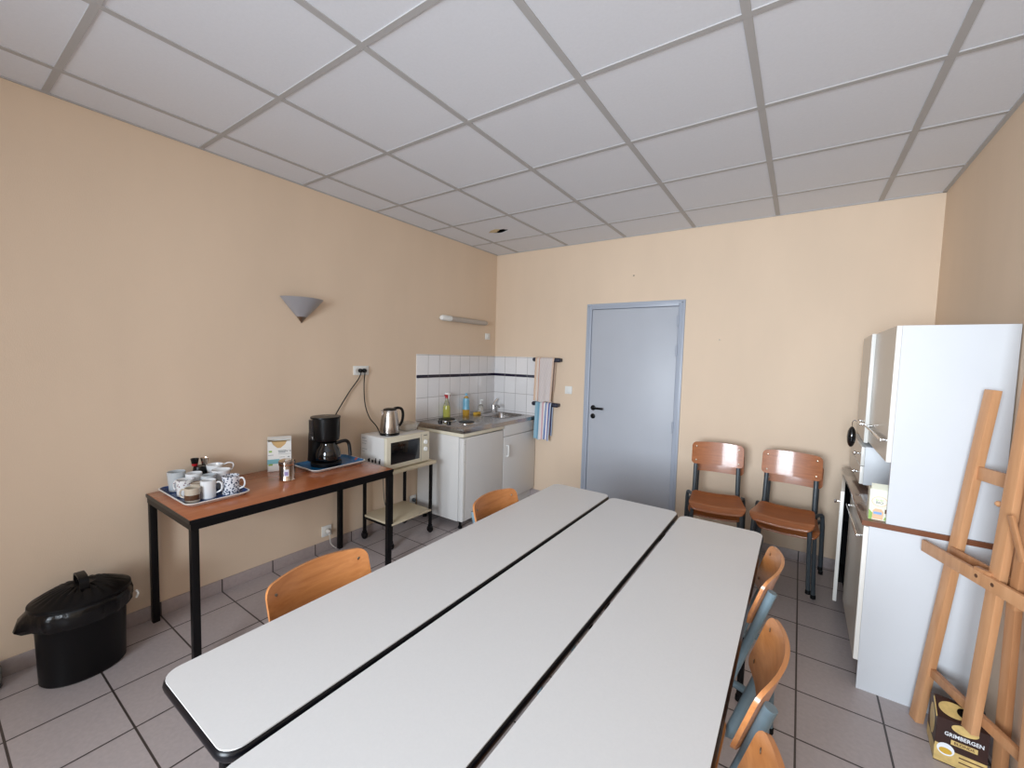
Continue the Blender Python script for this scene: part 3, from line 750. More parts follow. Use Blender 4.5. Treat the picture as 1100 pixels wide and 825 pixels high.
mx0, mx1, my0, my1, mz0, mz1 = 0.075, 0.388, -1.838, -1.392, 0.632, 0.876
t = thing('microwave', 'cream microwave oven with black door window on the trolley', 'microwave', (0.23, -1.61, 0.622))
part('casing', MB().box((mx0, my0 + 0.004, mz0), (mx1 - 0.03, my1 - 0.004, mz1 - 0.003), 0.004), M['enamel'], t)
fr = part('front_frame', MB().box((mx1 - 0.03, my0, mz0 - 0.002), (mx1, my1, mz1), 0.008, 3), M['cream'], t)
part('door_window', MB().box((mx1 - 0.002, my0 + 0.042, mz0 + 0.036), (mx1 + 0.0012, my1 - 0.112, mz1 - 0.040), 0.001), M['glassdark'], t)
part('door_seam', MB().box((mx1 - 0.002, my1 - 0.098, mz0 + 0.01), (mx1 + 0.0006, my1 - 0.096, mz1 - 0.01)), M['inkgrey'], t)
for z in (mz1 - 0.082, mz1 - 0.14):
    b = MB().lathe([(0, 0), (0.019, 0), (0.017, 0.014), (0, 0.015)], seg=20)
    part('knob', MB().add(b, Matrix(((0, 0, 1, mx1), (1, 0, 0, my1 - 0.05), (0, 1, 0, z), (0, 0, 0, 1)))).box((mx1 + 0.014, my1 - 0.053, z - 0.015), (mx1 + 0.02, my1 - 0.047, z + 0.015), 0.001), M['white'], t)
part('badge', MB().box((mx1 - 0.001, my1 - 0.07, mz1 - 0.03), (mx1 + 0.0005, my1 - 0.03, mz1 - 0.025)), M['ink'], t)
for x in (mx0 + 0.03, mx1 - 0.05):
    for y in (my0 + 0.05, my1 - 0.04):
        part('foot', MB().lathe([(0, 0), (0.012, 0), (0.012, 0.012), (0, 0.012)], (x, y, 0.622), 10), M['rubber'], t)
b = MB(); yy = my0 + 0.0036
def stick(xc, zc, w, hh): b.box((xc - w / 2, yy - 0.0004, zc - hh / 2), (xc + w / 2, yy + 0.0006, zc + hh / 2))
for xc, w, hh in ((0.175, 0.022, 0.022), (0.185, 0.014, 0.03), (0.222, 0.024, 0.022), (0.262, 0.010, 0.04), (0.258, 0.018, 0.024), (0.310, 0.010, 0.042), (0.306, 0.02, 0.026)):
    stick(xc, 0.668 + hh / 2, w, hh)
part('printed_symbols', b, M['ink'], t)
b = MB()
for z, w in ((0.85, 0.05), (0.842, 0.035), (0.825, 0.06), (0.805, 0.05), (0.762, 0.06), (0.742, 0.03)): stick(mx0 + 0.02 + w / 2, z, w, 0.003)
part('print_lines', b, M['inkgrey'], t)

kx2, ky2, kz2 = 0.262, -1.705, mz1 - 0.003
t = thing('electric_kettle', 'brushed steel kettle with black handle on top of the microwave', 'kettle', (kx2, ky2, kz2))
part('base', MB().lathe([(0, 0), (0.074, 0), (0.076, 0.004), (0.074, 0.016), (0.068, 0.02), (0, 0.02)], (kx2, ky2, kz2), 32), M['black'], t)
part('body', MB().lathe([(0, 0.02), (0.073, 0.02), (0.074, 0.028), (0.071, 0.07), (0.064, 0.13), (0.056, 0.185), (0.052, 0.195), (0, 0.197)], (kx2, ky2, kz2), 36), M['brushed'], t)
ld = part('lid', MB().lathe([(0.051, 0.196), (0.049, 0.203), (0.035, 0.209), (0, 0.211)], (kx2, ky2, kz2), 28), M['black'], t)
dk = Vector((0.25, 0.968, 0))
def kp(q, z): return (kx2 + dk.x * q, ky2 + dk.y * q, kz2 + z)
part('spout', MB().loft([[kp(-.045, .196), (kx2 + .018 - .05 * dk.x, ky2 - .05 * dk.y, kz2 + .17), kp(-.058, .13), (kx2 - .018 - .05 * dk.x, ky2 - .05 * dk.y, kz2 + .17)], [kp(-.074, .196), kp(-.070, .188), kp(-.064, .17), kp(-.071, .189)]]), M['brushed'], t)
hp = [kp(.035, .203), kp(.07, .208), kp(.100, .196), kp(.112, .16), kp(.108, .11), kp(.092, .075), kp(.074, .066)]
part('handle', MB().tube(smooth_path(hp, 5), 0.011, 10), M['black'], t)
cd = part('power_cord', MB().tube(smooth_path([(kx2 - 0.06, ky2 - 0.045, kz2 + 0.006), (0.12, -1.72, 0.925), (0.05, -1.735, 0.99), (0.02, -1.755, 1.10), (0.02, -1.765, 1.25), (0.03, -1.764, 1.352)], 6), 0.0045, 6), M['black'], t)
plug(cd, -1.764, 1.368)
t = thing('food_tub', 'empty clear plastic food tub beside the kettle on the microwave', 'tub', (0.20, -1.47, mz1 - 0.003))
lo = [rrect(0.14 - i, -1.54 - i, 0.27 + i, -1.405 + i, 0.02, mz1 - 0.003 + h) for i, h in ((-.01, 0), (0, .03), (.008, .058), (.012, .058), (.012, .062), (.004, .062), (-.004, .03), (-.012, .004))]
part('body', MB().loft(lo, True, True), M['clear'], t)

# ------------------------------------------------------------------ kitchenette
FX = 0.580
t = thing('mini_fridge', 'white under-counter fridge below the hob, left of the sink cupboard', 'fridge', (0.30, -0.90, 0))
fy0, fy1 = -1.192, -0.602
part('body', MB().box((0.03, fy0, 0.075), (FX - 0.05, fy1, 0.815), 0.004), M['enamel'], t)
dr = part('door', MB().box((FX - 0.046, fy0, 0.08), (FX, fy1 - 0.002, 0.806), 0.006, 3), M['enamel'], t)
part('hinge_plate', MB().box((FX - 0.002, fy0 + 0.006, 0.09), (FX + 0.0015, fy0 + 0.034, 0.80), 0.001), M['white'], dr)
b = MB()
for z in (0.775, 0.755, 0.60): 
    c_ = MB().lathe([(0, 0), (0.003, 0), (0.003, 0.001), (0, 0.001)], seg=8)
    b.add(c_, Matrix(((0, 0, 1, FX + 0.0012), (1, 0, 0, fy0 + 0.02), (0, 1, 0, z), (0, 0, 0, 1))))
part('hinge_screw', b, M['rivet'], dr)
part('top_board', MB().box((0.03, fy0 - 0.003, 0.816), (FX + 0.006, fy1, 0.846), 0.004), M['cream'], t)
for x in (0.08, FX - 0.06):
    for y in (fy0 + 0.05, fy1 - 0.05):
        part('foot', MB().lathe([(0, 0), (0.018, 0), (0.018, 0.02), (0.012, 0.025), (0.012, 0.08), (0, 0.08)], (x, y, 0), 12), M['black'], t)

sy0, sy1 = -0.598, -0.012
t = thing('sink_cabinet', 'white sink cupboard in the room corner with one door and D handle', 'cabinet', (0.30, -0.30, 0))
b = MB()
b.box((0.02, sy0, 0.09), (FX - 0.02, sy0 + 0.016, 0.846)).box((0.02, sy1 - 0.016, 0.09), (FX - 0.02, sy1, 0.846)).box((0.02, sy0, 0.09), (FX - 0.02, sy1, 0.106)).box((0.02, sy0, 0.09), (0.03, sy1, 0.846))
part('carcass', b, M['enamel'], t)
part('fascia', MB().box((FX - 0.019, sy0 + 0.001, 0.737), (FX, sy1, 0.846), 0.002), M['enamel'], t)
dr = part('door', MB().box((FX - 0.019, sy0 + 0.001, 0.097), (FX, sy1, 0.732), 0.002), M['enamel'], t)
part('handle', MB().tube(smooth_path([(FX, sy0 + 0.05, 0.648), (FX + 0.022, sy0 + 0.05, 0.645), (FX + 0.024, sy0 + 0.05, 0.63), (FX + 0.024, sy0 + 0.05, 0.56), (FX + 0.022, sy0 + 0.05, 0.545), (FX, sy0 + 0.05, 0.542)], 4), 0.007, 8), M['white'], dr)
part('plinth', MB().box((0.05, sy0 + 0.001, 0), (FX - 0.05, sy1, 0.092)), M['enamel'], t)

WZ = 0.886; wy0 = -1.196; wx0, wx1 = 0.008, FX + 0.008
t = thing('worktop', 'stainless steel worktop with sink and two electric hotplates', 'worktop', (0.30, -0.6, 0.847))
kx0, kx1, kyb0, kyb1 = 0.125, 0.46, -0.43, -0.05     # basin opening
b = MB(); zb = WZ - 0.038
b.box((wx0, wy0, zb), (wx1, kyb0, WZ)).box((wx0, kyb1, zb), (wx1, -0.008, WZ)).box((wx0, kyb0, zb), (kx0, kyb1, WZ)).box((kx1, kyb0, zb), (wx1, kyb1, WZ))
bmesh.ops.remove_doubles(b.bm, verts=b.bm.verts, dist=1e-5)
part('slab', b, M['steel'], t)
lo = [rrect(kx0 - 0.012, kyb0 - 0.012, kx1 + 0.012, kyb1 + 0.012, 0.05, WZ + 0.002), rrect(kx0 + .004, kyb0 + .004, kx1 - .004, kyb1 - .004, 0.055, WZ + 0.001), rrect(kx0 + .01, kyb0 + .01, kx1 - .01, kyb1 - .01, 0.055, WZ - 0.02),
      rrect(kx0 + .02, kyb0 + .02, kx1 - .02, kyb1 - .02, 0.055, WZ - 0.12), rrect(kx0 + .06, kyb0 + .06, kx1 - .06, kyb1 - .06, 0.05, WZ - 0.135)]
part('sink_basin', MB().loft(lo, False, True), M['steel'], t)
hob = part('hob_plate', MB().box((wx0 + 0.004, wy0 - 0.002, WZ - 0.036), (wx1 + 0.004, -0.80, WZ + 0.010), 0.003), M['steel'], t)
for (x, y, r) in ((0.175, -0.965, 0.078), (0.42, -0.965, 0.07)):
    bn = part('hotplate', MB().lathe([(0, 0), (r + 0.012, 0), (r + 0.012, 0.003), (r + 0.004, 0.007), (r, 0.007), (r, 0.013), (r - 0.004, 0.016), (0.018, 0.016), (0.016, 0.014), (0, 0.014)], (x, y, WZ + 0.010), 32), M['blackmat'], hob)
    part('trim_ring', MB().lathe([(r + 0.013, 0.0), (r + 0.013, 0.004), (r + 0.004, 0.008), (r + 0.001, 0.006)], (x, y, WZ + 0.010), 32), M['chrome'], bn)
for (x, y) in ((0.245, -1.125), (0.345, -1.12)):
    part('hob_knob', MB().lathe([(0, 0), (0.020, 0), (0.018, 0.024), (0.015, 0.027), (0, 0.027)], (x, y, WZ + 0.010), 18), M['black'], hob)
# tap
tp = part('tap', MB().lathe([(0, 0), (0.026, 0), (0.024, 0.01), (0.019, 0.016), (0.019, 0.075), (0.016, 0.085), (0, 0.088)], (0.072, -0.10, WZ), 20), M['chrome'], t)
part('spout', MB().tube(smooth_path([(0.08, -0.105, WZ + 0.045), (0.12, -0.125, WZ + 0.07), (0.18, -0.155, WZ + 0.085), (0.205, -0.17, WZ + 0.07)], 5), 0.010, 10), M['chrome'], tp)
part('lever', MB().tube(smooth_path([(0.072, -0.10, WZ + 0.085), (0.080, -0.085, WZ + 0.115), (0.098, -0.06, WZ + 0.15)], 5), 0.009, 8), M['chrome'], tp)

def bottle(name, label, cat, x, y, prof, m, z=None):
    z = z or WZ
    t = thing(name, label, cat, (x, y, z))
    part('bottle', MB().lathe(prof, (x, y, z), 20, 1.0, 1.0), m, t)
    return t
t = bottle('spray_bottle', 'spray bottle of yellow-green liquid with red and white trigger by the hotplates', 'bottle', 0.055, -0.842, [(0, 0), (0.034, 0), (0.036, 0.006), (0.036, 0.10), (0.028, 0.14), (0.015, 0.175), (0.013, 0.195), (0, 0.195)], M['liquid_y'], WZ + 0.010)
SZ = WZ + 0.010
part('upper_bottle', MB().lathe([(0.0362, 0.095), (0.0285, 0.14), (0.0155, 0.175), (0.0135, 0.196), (0, 0.1965)], (0.055, -0.842, SZ), 20), M['clear'], t)
part('collar', MB().lathe([(0, .192), (0.017, 0.192), (0.017, 0.212), (0.012, 0.216), (0, .216)], (0.055, -0.842, SZ), 16), M['red'], t)
part('trigger_head', MB().box((0.039, -0.862, SZ + 0.226), (0.087, -0.822, SZ + 0.248), 0.008).box((0.079, -0.850, SZ + 0.185), (0.087, -0.834, SZ + 0.230), 0.002), M['white'], t)
part('red_top', MB().box((0.038, -0.863, SZ + 0.211), (0.082, -0.821, SZ + 0.228), 0.004), M['red'], t)
t = bottle('dish_soap', 'flat amber dish soap bottle with blue label against the tiles', 'bottle', 0.05, -0.545, [(0, 0), (0.032, 0), (0.036, 0.01), (0.036, 0.06), (0.031, 0.11), (0.034, 0.15), (0.028, 0.185), (0.013, 0.20), (0.012, 0.21), (0, 0.21)], M['liquid_o'])
part('label', MB().lathe([(0.0366, 0.065), (0.0318, 0.11), (0.0345, 0.15), (0.029, 0.183)], (0.05, -0.545, WZ), 20), M['bluelabel'], t)
part('cap', MB().lathe([(0, .208), (0.014, 0.208), (0.013, 0.235), (0, 0.237)], (0.05, -0.545, WZ), 14), M['bluelabel'], t)
t = bottle('soap_dispenser', 'small clear pump soap dispenser between the dish soap and the tap', 'dispenser', 0.062, -0.318, [(0, 0), (0.033, 0), (0.036, 0.008), (0.034, 0.06), (0.022, 0.095), (0.013, 0.105), (0, 0.105)], M['clear'])
part('pump', MB().lathe([(0, .104), (0.014, 0.104), (0.014, 0.118), (0.005, 0.122), (0.005, 0.145), (0, 0.146)], (0.062, -0.318, WZ), 14).box((0.055, -0.326, WZ + 0.143), (0.098, -0.310, WZ + 0.155), 0.003), M['white'], t)
b = MB().box((0.068, -0.455, WZ), (0.108, -0.365, WZ + 0.028), 0.006)
tag(part('sponge', b, M['sponge'], origin=(0.097, -0.41, WZ)), 'yellow washing-up sponge lying behind the sink', 'sponge')

# towel rails with cloths on the back wall
def rail(z, x0, x1, label):
    t = thing('towel_rail', label, 'towel rail', ((x0 + x1) / 2, 0, z), 'navy towel rails')
    part('bar', MB().tube([(x0, -0.052, z), (x0 + 0.008, -0.052, z), (x0 + 0.012, -0.052, z), (x1 - 0.012, -0.052, z), (x1 - 0.008, -0.052, z), (x1, -0.052, z)], [0.012, 0.020, 0.0225, 0.0225, 0.020, 0.012], 16), M['navy'], t)
    for x in (x0 + 0.02, x1 - 0.02):
        part('bracket', MB().box((x - 0.016, -0.052, z - 0.018), (x + 0.016, 0, z + 0.018), 0.006), M['navy'], t)
rail(1.488, 0.546, 0.878, 'upper navy plastic towel rail with a beige checked cloth')
rail(1.022, 0.552, 0.868, 'lower navy plastic towel rail with a blue striped cloth')
def cloth(name, label, m, xa, xb, zr, zf, zbk, wob, skew=0.0, seed=0):
    R = 0.0255; yc = -0.052
    Lf = zr - zf; Lb = zr - zbk; tot = Lf + PI * R + Lb
    def f(u, v):
        s = v * tot
        if s < Lb: z = zbk + s; y = yc + R; k = (Lb - s) / Lb
        elif s < Lb + PI * R: a = (s - Lb) / R; z = zr + R * math.sin(a); y = yc + R * math.cos(a); k = 0
        else: z = zr - (s - Lb - PI * R); y = yc - R; k = (zr - z) / Lf
        front = s > Lb + PI * R / 2
        xx = xa + (xb - xa) * u
        xm = (xa + xb) / 2
        xx = xm + (xx - xm) * (1 - 0.06 * k) - skew * k
        if front: y -= wob * k * (0.5 + 0.5 * math.sin(u * 19 + seed)) + 0.004 * k
        else: y += 0.25 * wob * k * (math.sin(u * 15 + seed))
        z += 0.006 * math.sin(u * 9 + seed) * k
        return (xx, y, z)
    o = part(name, MB().sheet(f, 36, 48), m, origin=((xa + xb) / 2, 0, zf), angle=180)
    return tag(o, label, 'towel')
cloth('kitchen_towel', 'beige checked tea towel hanging from the upper navy rail', M['towel1'], 0.590, 0.815, 1.488, 1.052, 1.16, 0.010, 0.010, 1)
cloth('kitchen_towel', 'blue and pink striped tea towel hanging from the lower navy rail', M['towel2'], 0.606, 0.795, 1.022, 0.655, 0.70, 0.022, 0.002, 2)

# ------------------------------------------------------------------ waste bin and jar
bx, by = 0.205, -3.428
t = thing('waste_bin', 'black oval plastic waste bin with ribbed lid on the floor, left wall', 'bin', (bx, by, 0))
def ov(ax, ay, z, n=48, f=None):
    return [(bx + (ax + (f(k) if f else 0)) * math.cos(2 * PI * k / n), by + (ay + (f(k) if f else 0)) * math.sin(2 * PI * k / n), z) for k in range(n)]
part('bin_body', MB().loft([ov(.112, .140, 0), ov(.118, .146, .008), ov(.127, .154, .335), ov(.133, .160, .345), ov(.127, .154, .345), ov(.112, .138, .02)], True, True), M['bin'], t)
rnd = [random.uniform(-1, 1) for _ in range(48)]
def jit(a): return lambda k: a * rnd[k] + 0.5 * a * math.sin(k * 1.7)
tip = lambda k: (0.035 if k in (34, 35, 36, 37) else 0.0)
lo = [ov(.138, .165, .352), ov(.146, .174, .345, f=jit(.003)), ov(.150, .180, .318, f=lambda k: jit(.007)(k) + 0.6 * tip(k)), ov(.148, .178, .285, f=lambda k: jit(.012)(k) + tip(k)), ov(.138, .167, .266, f=lambda k: jit(.004)(k) + 0.7 * tip(k)), ov(.129, .157, .275)]
part('bin_bag', MB().loft(lo, False, False), M['bag'], t, angle=60)
n = 72
def lidloop(s, z, rib=0.0, wig=0): return [(bx + 0.138 * s * math.cos(2 * PI * k / n), by + 0.168 * s * math.sin(2 * PI * k / n), z + (rib if (k % 3) < 2 else 0)) for k in range(n)]
ld = part('lid', MB().loft([lidloop(1.0, .348), lidloop(1.03, .352), lidloop(1.02, .366), lidloop(.95, .372), lidloop(.90, .376, .002), lidloop(.6, .398, .006), lidloop(.3, .408, .005), lidloop(.22, .409)]), M['bin'], t, angle=25)
hp = [(bx - .062, by, .405), (bx - .058, by, .432), (bx - .04, by, .446), (bx, by, .450), (bx + .04, by, .446), (bx + .058, by, .432), (bx + .062, by, .405)]
hp = smooth_path(hp, 4)
b = MB(); up = []
lo = []
for i, p in enumerate(hp):
    a = hp[max(i - 1, 0)]; c = hp[min(i + 1, len(hp) - 1)]; tn = (c - a).normalized(); nn = Vector((-tn.z, 0, tn.x)); wv = Vector((0, 1, 0))
    lo.append([p + wv * .016 + nn * .004, p - wv * .016 + nn * .004, p - wv * .016 - nn * .004, p + wv * .016 - nn * .004])
part('lid_handle', MB().loft(lo), M['bin'], ld)
part('bag_tie', MB().tube(smooth_path([(bx + .05, by + .180, .31), (bx + .056, by + .187, .295), (bx + .05, by + .181, .272)], 3), 0.005, 6), M['white'], t, label='white bit of bag tie showing at the right')
jx, jy = 0.073, -3.712
t = thing('round_jar', 'pale grey round jar on the floor at the left edge, beside the bin', 'jar', (jx, jy, 0))
part('jar_foot', MB().lathe([(0, 0), (0.044, 0), (0.048, 0.006), (0.048, 0.02), (0, 0.02)], (jx, jy, 0), 24), M['steel_shaded'], t)
part('body', MB().lathe([(0, 0.02), (0.046, 0.02), (0.050, 0.035), (0.050, 0.085), (0.040, 0.104), (0.03, 0.108), (0, 0.109)], (jx, jy, 0), 24), M['pebble'], t)

# ------------------------------------------------------------------ cupboards on the right
PY0 = -1.375; PY1 = -0.19; PM = -0.775; BX = 3.198; UX = 3.255; CZ = 0.804
t = thing('base_cabinet', 'low white kitchen cupboard on the right with far door ajar', 'cabinet', (3.4, -0.78, 0))
b = MB()
part('side_panel', MB().box((BX, PY0, 0), (W - 0.004, PY0 + 0.016, CZ - 0.026)), M['panel'], t, label='large white side panel facing the camera')
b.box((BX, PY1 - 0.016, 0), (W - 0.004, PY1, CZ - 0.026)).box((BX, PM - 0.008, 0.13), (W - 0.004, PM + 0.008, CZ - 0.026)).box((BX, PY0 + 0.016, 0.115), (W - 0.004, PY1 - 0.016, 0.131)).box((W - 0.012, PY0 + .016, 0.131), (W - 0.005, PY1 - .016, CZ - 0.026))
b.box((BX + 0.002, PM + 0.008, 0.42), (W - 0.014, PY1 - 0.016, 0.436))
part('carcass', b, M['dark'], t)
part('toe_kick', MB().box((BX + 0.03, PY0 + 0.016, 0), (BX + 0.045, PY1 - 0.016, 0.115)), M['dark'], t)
def door_part(parent, x0, y0, y1, z0, z1, ang, bar_z=None, bar_len=1.0, knob_z=None):
    L = y1 - y0; hx_, hy_ = x0 + 0.018, y1
    ca, sa = math.cos(ang), math.sin(ang)
    mt = Matrix(((ca, -sa, 0, hx_), (sa, ca, 0, hy_), (0, 0, 1, 0), (0, 0, 0, 1)))
    dd = part('door', MB().add(MB().box((-0.0175, -L, z0), (0, 0, z1), 0.001), mt), M['whiteedge'], parent, label='white edges of the door')
    part('door_face', MB().add(MB().box((-0.0187, -L + 0.0015, z0 + 0.0015), (-0.0174, -0.0015, z1 - 0.0015)), mt), M['gloss'], dd, label='glossy taupe door face')
    if bar_z:
        y_a, y_b = -L + 0.03, -L + 0.03 + (L - 0.06) * bar_len
        hb = MB().box((-0.040, y_a, bar_z - 0.006), (-0.030, y_b, bar_z + 0.006), 0.002)
        for yq in (y_a + 0.015, y_b - 0.015): hb.box((-0.034, yq - 0.006, bar_z - 0.005), (-0.018, yq + 0.006, bar_z + 0.005), 0.001)
        part('bar_handle', MB().add(hb, mt), M['chrome'], dd)
    if knob_z:
        k = MB().lathe([(0, 0), (0.005, 0), (0.005, 0.014), (0.013, 0.020), (0.012, 0.027), (0, 0.029)], seg=16)
        k2 = MB().add(k, Matrix(((0, 0, -1, -0.018), (1, 0, 0, -L + 0.05), (0, 1, 0, knob_z), (0, 0, 0, 1))))
        part('knob', MB().add(k2, mt), M['chrome'], dd)
    return dd
door_part(t, BX - 0.0185, PY0, PM - 0.002, 0.135, CZ - 0.03, 0.0, bar_z=0.715)
door_part(t, BX - 0.0185, PM + 0.008, PY1, 0.11, CZ - 0.03, -0.080, knob_z=0.70)
t = thing('worktop', 'dark brown worktop with wood edge on the low right cupboard', 'worktop', (3.38, -0.78, CZ - 0.025))
part('slab', MB().box((BX - 0.026, PY0 - 0.003, CZ - 0.025), (W - 0.002, PY1 + 0.004, CZ), 0.003), M['browntop'], t)
part('edge_strip', MB().box((BX - 0.0262, PY0 - 0.005, CZ - 0.0245), (W - 0.002, PY0 - 0.0025, CZ - 0.0005)), M['brownedge'], t)

UZ = 1.692
t = thing('wall_cupboard', 'tall white hutch cupboard standing on the brown worktop', 'cabinet', (3.42, -0.78, CZ))
part('side_panel', MB().box((UX, PY0 + 0.004, CZ), (W - 0.004, PY0 + 0.020, UZ)), M['panel'], t, label='tall white side panel facing the camera')
b = MB()
b.box((UX, PY1 - 0.016, CZ), (W - 0.004, PY1, UZ)).box((UX, PY0 + .02, UZ - 0.016), (W - .004, PY1 - .016, UZ)).box((UX, PY0 + .02, 1.090), (W - .004, PY1 - .016, 1.106)).box((UX, PM - 0.008, 1.106), (W - .004, PM + 0.008, UZ - .016))
b.box((W - 0.012, PY0 + .02, CZ), (W - 0.0045, PY1 - .016, UZ - .016))
part('carcass', b, M['panel'], t)
door_part(t, UX - 0.0185, PY0 + 0.004, PM + 0.018, 1.082, UZ, 0.0, bar_z=1.175)
door_part(t, UX - 0.0185, PM + 0.006, PY1, 1.075, UZ, -0.033, bar_z=1.175, bar_len=0.4)
# block of small drawers under the far doors
dx0 = 3.228
part('drawer_case', MB().box((dx0, PM, CZ + 0.030), (W - 0.014, PY1 - 0.018, 1.052), 0.001), M['panel'], t)
part('drawer_plinth', MB().box((dx0 + 0.03, PM + 0.02, CZ), (W - 0.02, PY1 - 0.02, CZ + 0.030)), M['brownedge'], t)
for z0, z1 in ((CZ + 0.034, 0.938), (0.944, 1.050)):
    dr = part('drawer', MB().box((dx0 - 0.017, PM, z0), (dx0 - 0.0005, PY1 - 0.018, z1), 0.001), M['whiteedge'], t)
    part('drawer_face', MB().box((dx0 - 0.018, PM + 0.0015, z0 + .0015), (dx0 - 0.0168, PY1 - 0.0195, z1 - .0015)), M['gloss'], dr)
    for yk in (PM + 0.10,):
        k = MB().lathe([(0, 0), (0.005, 0), (0.005, 0.012), (0.012, 0.018), (0.011, 0.024), (0, 0.026)], seg=16)
        part('knob', MB().add(k, Matrix(((0, 0, -1, dx0 - 0.018), (1, 0, 0, yk), (0, 1, 0, (z0 + z1) / 2), (0, 0, 0, 1)))), M['chrome'], dr)
# dark oval thing hanging from the far bar handle
ox, oy, oz = 3.170, -0.66, 1.088
t = thing('hanging_scoop', 'small glossy black oval scoop hanging from the far cupboard door handle', 'utensil', (ox, oy, oz))
b = MB()
sc = []
for q, rr in ((-1, 0.002), (-.96, .28), (-.8, .6), (-.5, .88), (0, 1.0), (.5, .88), (.8, .6), (.96, .28), (1, 0.002)):
    sc.append([(ox + 0.022 * rr * math.cos(2 * PI * k / 16), oy + 0.034 * rr * math.sin(2 * PI * k / 16), oz + q * 0.062) for k in range(16)])
part('bowl', MB().loft(sc), M['glassdark'], t)
part('hook', MB().tube(smooth_path([(ox, oy, oz + 0.06), (ox, oy + 0.004, oz + 0.085), (ox + 0.010, oy + 0.004, oz + 0.100), (ox + 0.018, oy, oz + 0.094)], 4), 0.003, 6), M['chrome'], t)
# tea carton in the niche
qx0, qx1, qy0, qy1, qz1 = 3.196, 3.285, -1.340, -1.275, CZ + 0.142
t = thing('tea_box', 'cream and green organic food carton standing at the worktop corner', 'box', (3.24, -1.305, CZ))
part('carton', MB().box((qx0, qy0, CZ), (qx1, qy1, qz1), 0.001), M['cardcream'], t)
part('top_flap', MB().poly([(qx0 + .004, qy0, qz1), (qx1 - .004, qy0, qz1), (qx1 - .006, qy0 + 0.022, qz1 + 0.022), (qx0 + .006, qy0 + 0.022, qz1 + 0.022)], (0, 0.001, 0.0005)), M['cardcream'], t)
yq = qy0 - 0.0003
def dec(name, pts, m, p=t, d_=0.0004): return part(name, MB().poly([(x, yq, CZ + z) for x, z in pts], (0, -d_, 0)), m, p)
dec('green_base', [(qx0, 0.001), (qx0 + .012, 0.001), (qx0 + .014, 0.03), (qx0, 0.046)], M['leaf'])
dec('peach_window', [(qx0 + .013, 0.004), (qx0 + .050, 0.004), (qx0 + .052, 0.04), (qx0 + .044, 0.052), (qx0 + .022, 0.052), (qx0 + .014, 0.042)], M['peach'])
dec('blue_label', [(qx0 + .017, 0.027), (qx0 + .046, 0.027), (qx0 + .046, 0.038), (qx0 + .017, 0.038)], M['sky'], d_=0.0008)
dec('brown_picture', [(qx0 + .056, 0.034), (qx1 - .012, 0.036), (qx1 - .012, 0.055), (qx0 + .056, 0.054)], M['brown'])
dec('leaf_picture', [(qx0 + .054, 0.003), (qx1 - .014, 0.003), (qx1 - .02, 0.022), (qx0 + .056, 0.016)], M['leaf'])
ring = [(qx0 + .036 + .027 * math.cos(a), yq - .0004, CZ + .087 + .022 * math.sin(a)) for a in [2 * PI * k / 28 for k in range(29)]]
part('logo_ring', MB().tube(ring, 0.0012, 5), M['peach'], t)
text('lettering', 'Jardin', 0.012, (qx0 + .036, yq - .0008, CZ + .094), (1, 0, 0), (0, 0, 1), M['leaf'], t)
text('lettering', 'BIO', 0.016, (qx0 + .036, yq - .0008, CZ + .081), (1, 0, 0), (0, 0, 1), M['inkgrey'], t, bold=0.0002)

# ------------------------------------------------------------------ easel
D = Vector((0.38, -0.925, 0)).normalized(); N = Vector((-0.925, -0.38, 0)).normalized()
t = thing('easel', 'beech wood artist easel leaning in the corner between cupboard and right wall', 'easel', (3.48, -1.65, 0))
def ez(p): return Vector(p)
LF, LT = Vector((3.394, -1.447, 0.0)), Vector((3.524, -1.442, 1.43))
part('leg', MB().beam(LF, LT, D, 0.042, 0.030), M['easel'], t, label='left front leg')
RF = LF + D * 0.5; ln = (LT - LF); s_in = ln.dot(D)
RT = LT + D * (0.5 - 2 * s_in); RT.x = min(RT.x, 3.575)
RF.x = min(RF.x, 3.565)
part('leg', MB().beam(RF, RT, D, 0.042, 0.030), M['easel'], t, label='right front leg')
mb0, mb1 = Vector((3.484, -1.700, 0.190)), Vector((3.563, -1.700, 1.80))
part('mast', MB().beam(mb0, mb1, D, 0.044, 0.026), M['easel'], t)
part('mast_slide', MB().beam(Vector((3.540, -1.755, 0.70)), Vector((3.578, -1.745, 1.75)), D, 0.030, 0.020), M['easeld'], t)
pb0 = Vector((3.428, -1.464, 0.236)); part('crossbar', MB().beam(pb0 - D * 0.0, pb0 + D * 0.40, (0, 0, 1), 0.036, 0.020), M['easeld'], t, label='low crossbar')
pb1 = Vector((3.503, -1.455, 1.10)); part('crossbar', MB().beam(pb1, pb1 + D * 0.235, (0, 0, 1), 0.052, 0.018), M['easel'], t, label='high crossbar')
part('rear_leg', MB().beam(Vector((3.576, -1.664, 0.0)), Vector((3.582, -1.60, 1.30)), D, 0.036, 0.024), M['easeld'], t)
# tray
tz = 0.755; ta = Vector((3.372, -1.420, tz)); tb = ta + D * 0.56
tr = part('canvas_tray', MB().beam(ta, tb, (0, 0, 1), 0.048, 0.016), M['easel'], t)
tr2 = MB().beam(ta + D * 0.02 - N * 0.030 + Vector((0, 0, -0.012)), tb - D * 0.10 - N * 0.030 + Vector((0, 0, -0.012)), N, 0.060, 0.014)
part('tray_ledge', tr2, M['easel'], tr)
part('tray_back', MB().beam(ta + D * 0.06 - N * 0.058 + Vector((0, 0, 0.012)), tb - D * 0.13 - N * 0.058 + Vector((0, 0, 0.012)), (0, 0, 1), 0.034, 0.012), M['easeld'], tr)
for q in (0.27, 0.335):
    c0 = ta + D * q + N * 0.005 + Vector((0, 0, 0.004))
    part('peg_hole', MB().tube([c0, c0 + N * 0.0035], 0.007, 12), M['brown'], tr)
kb = Vector((3.527, -1.692, 1.03))
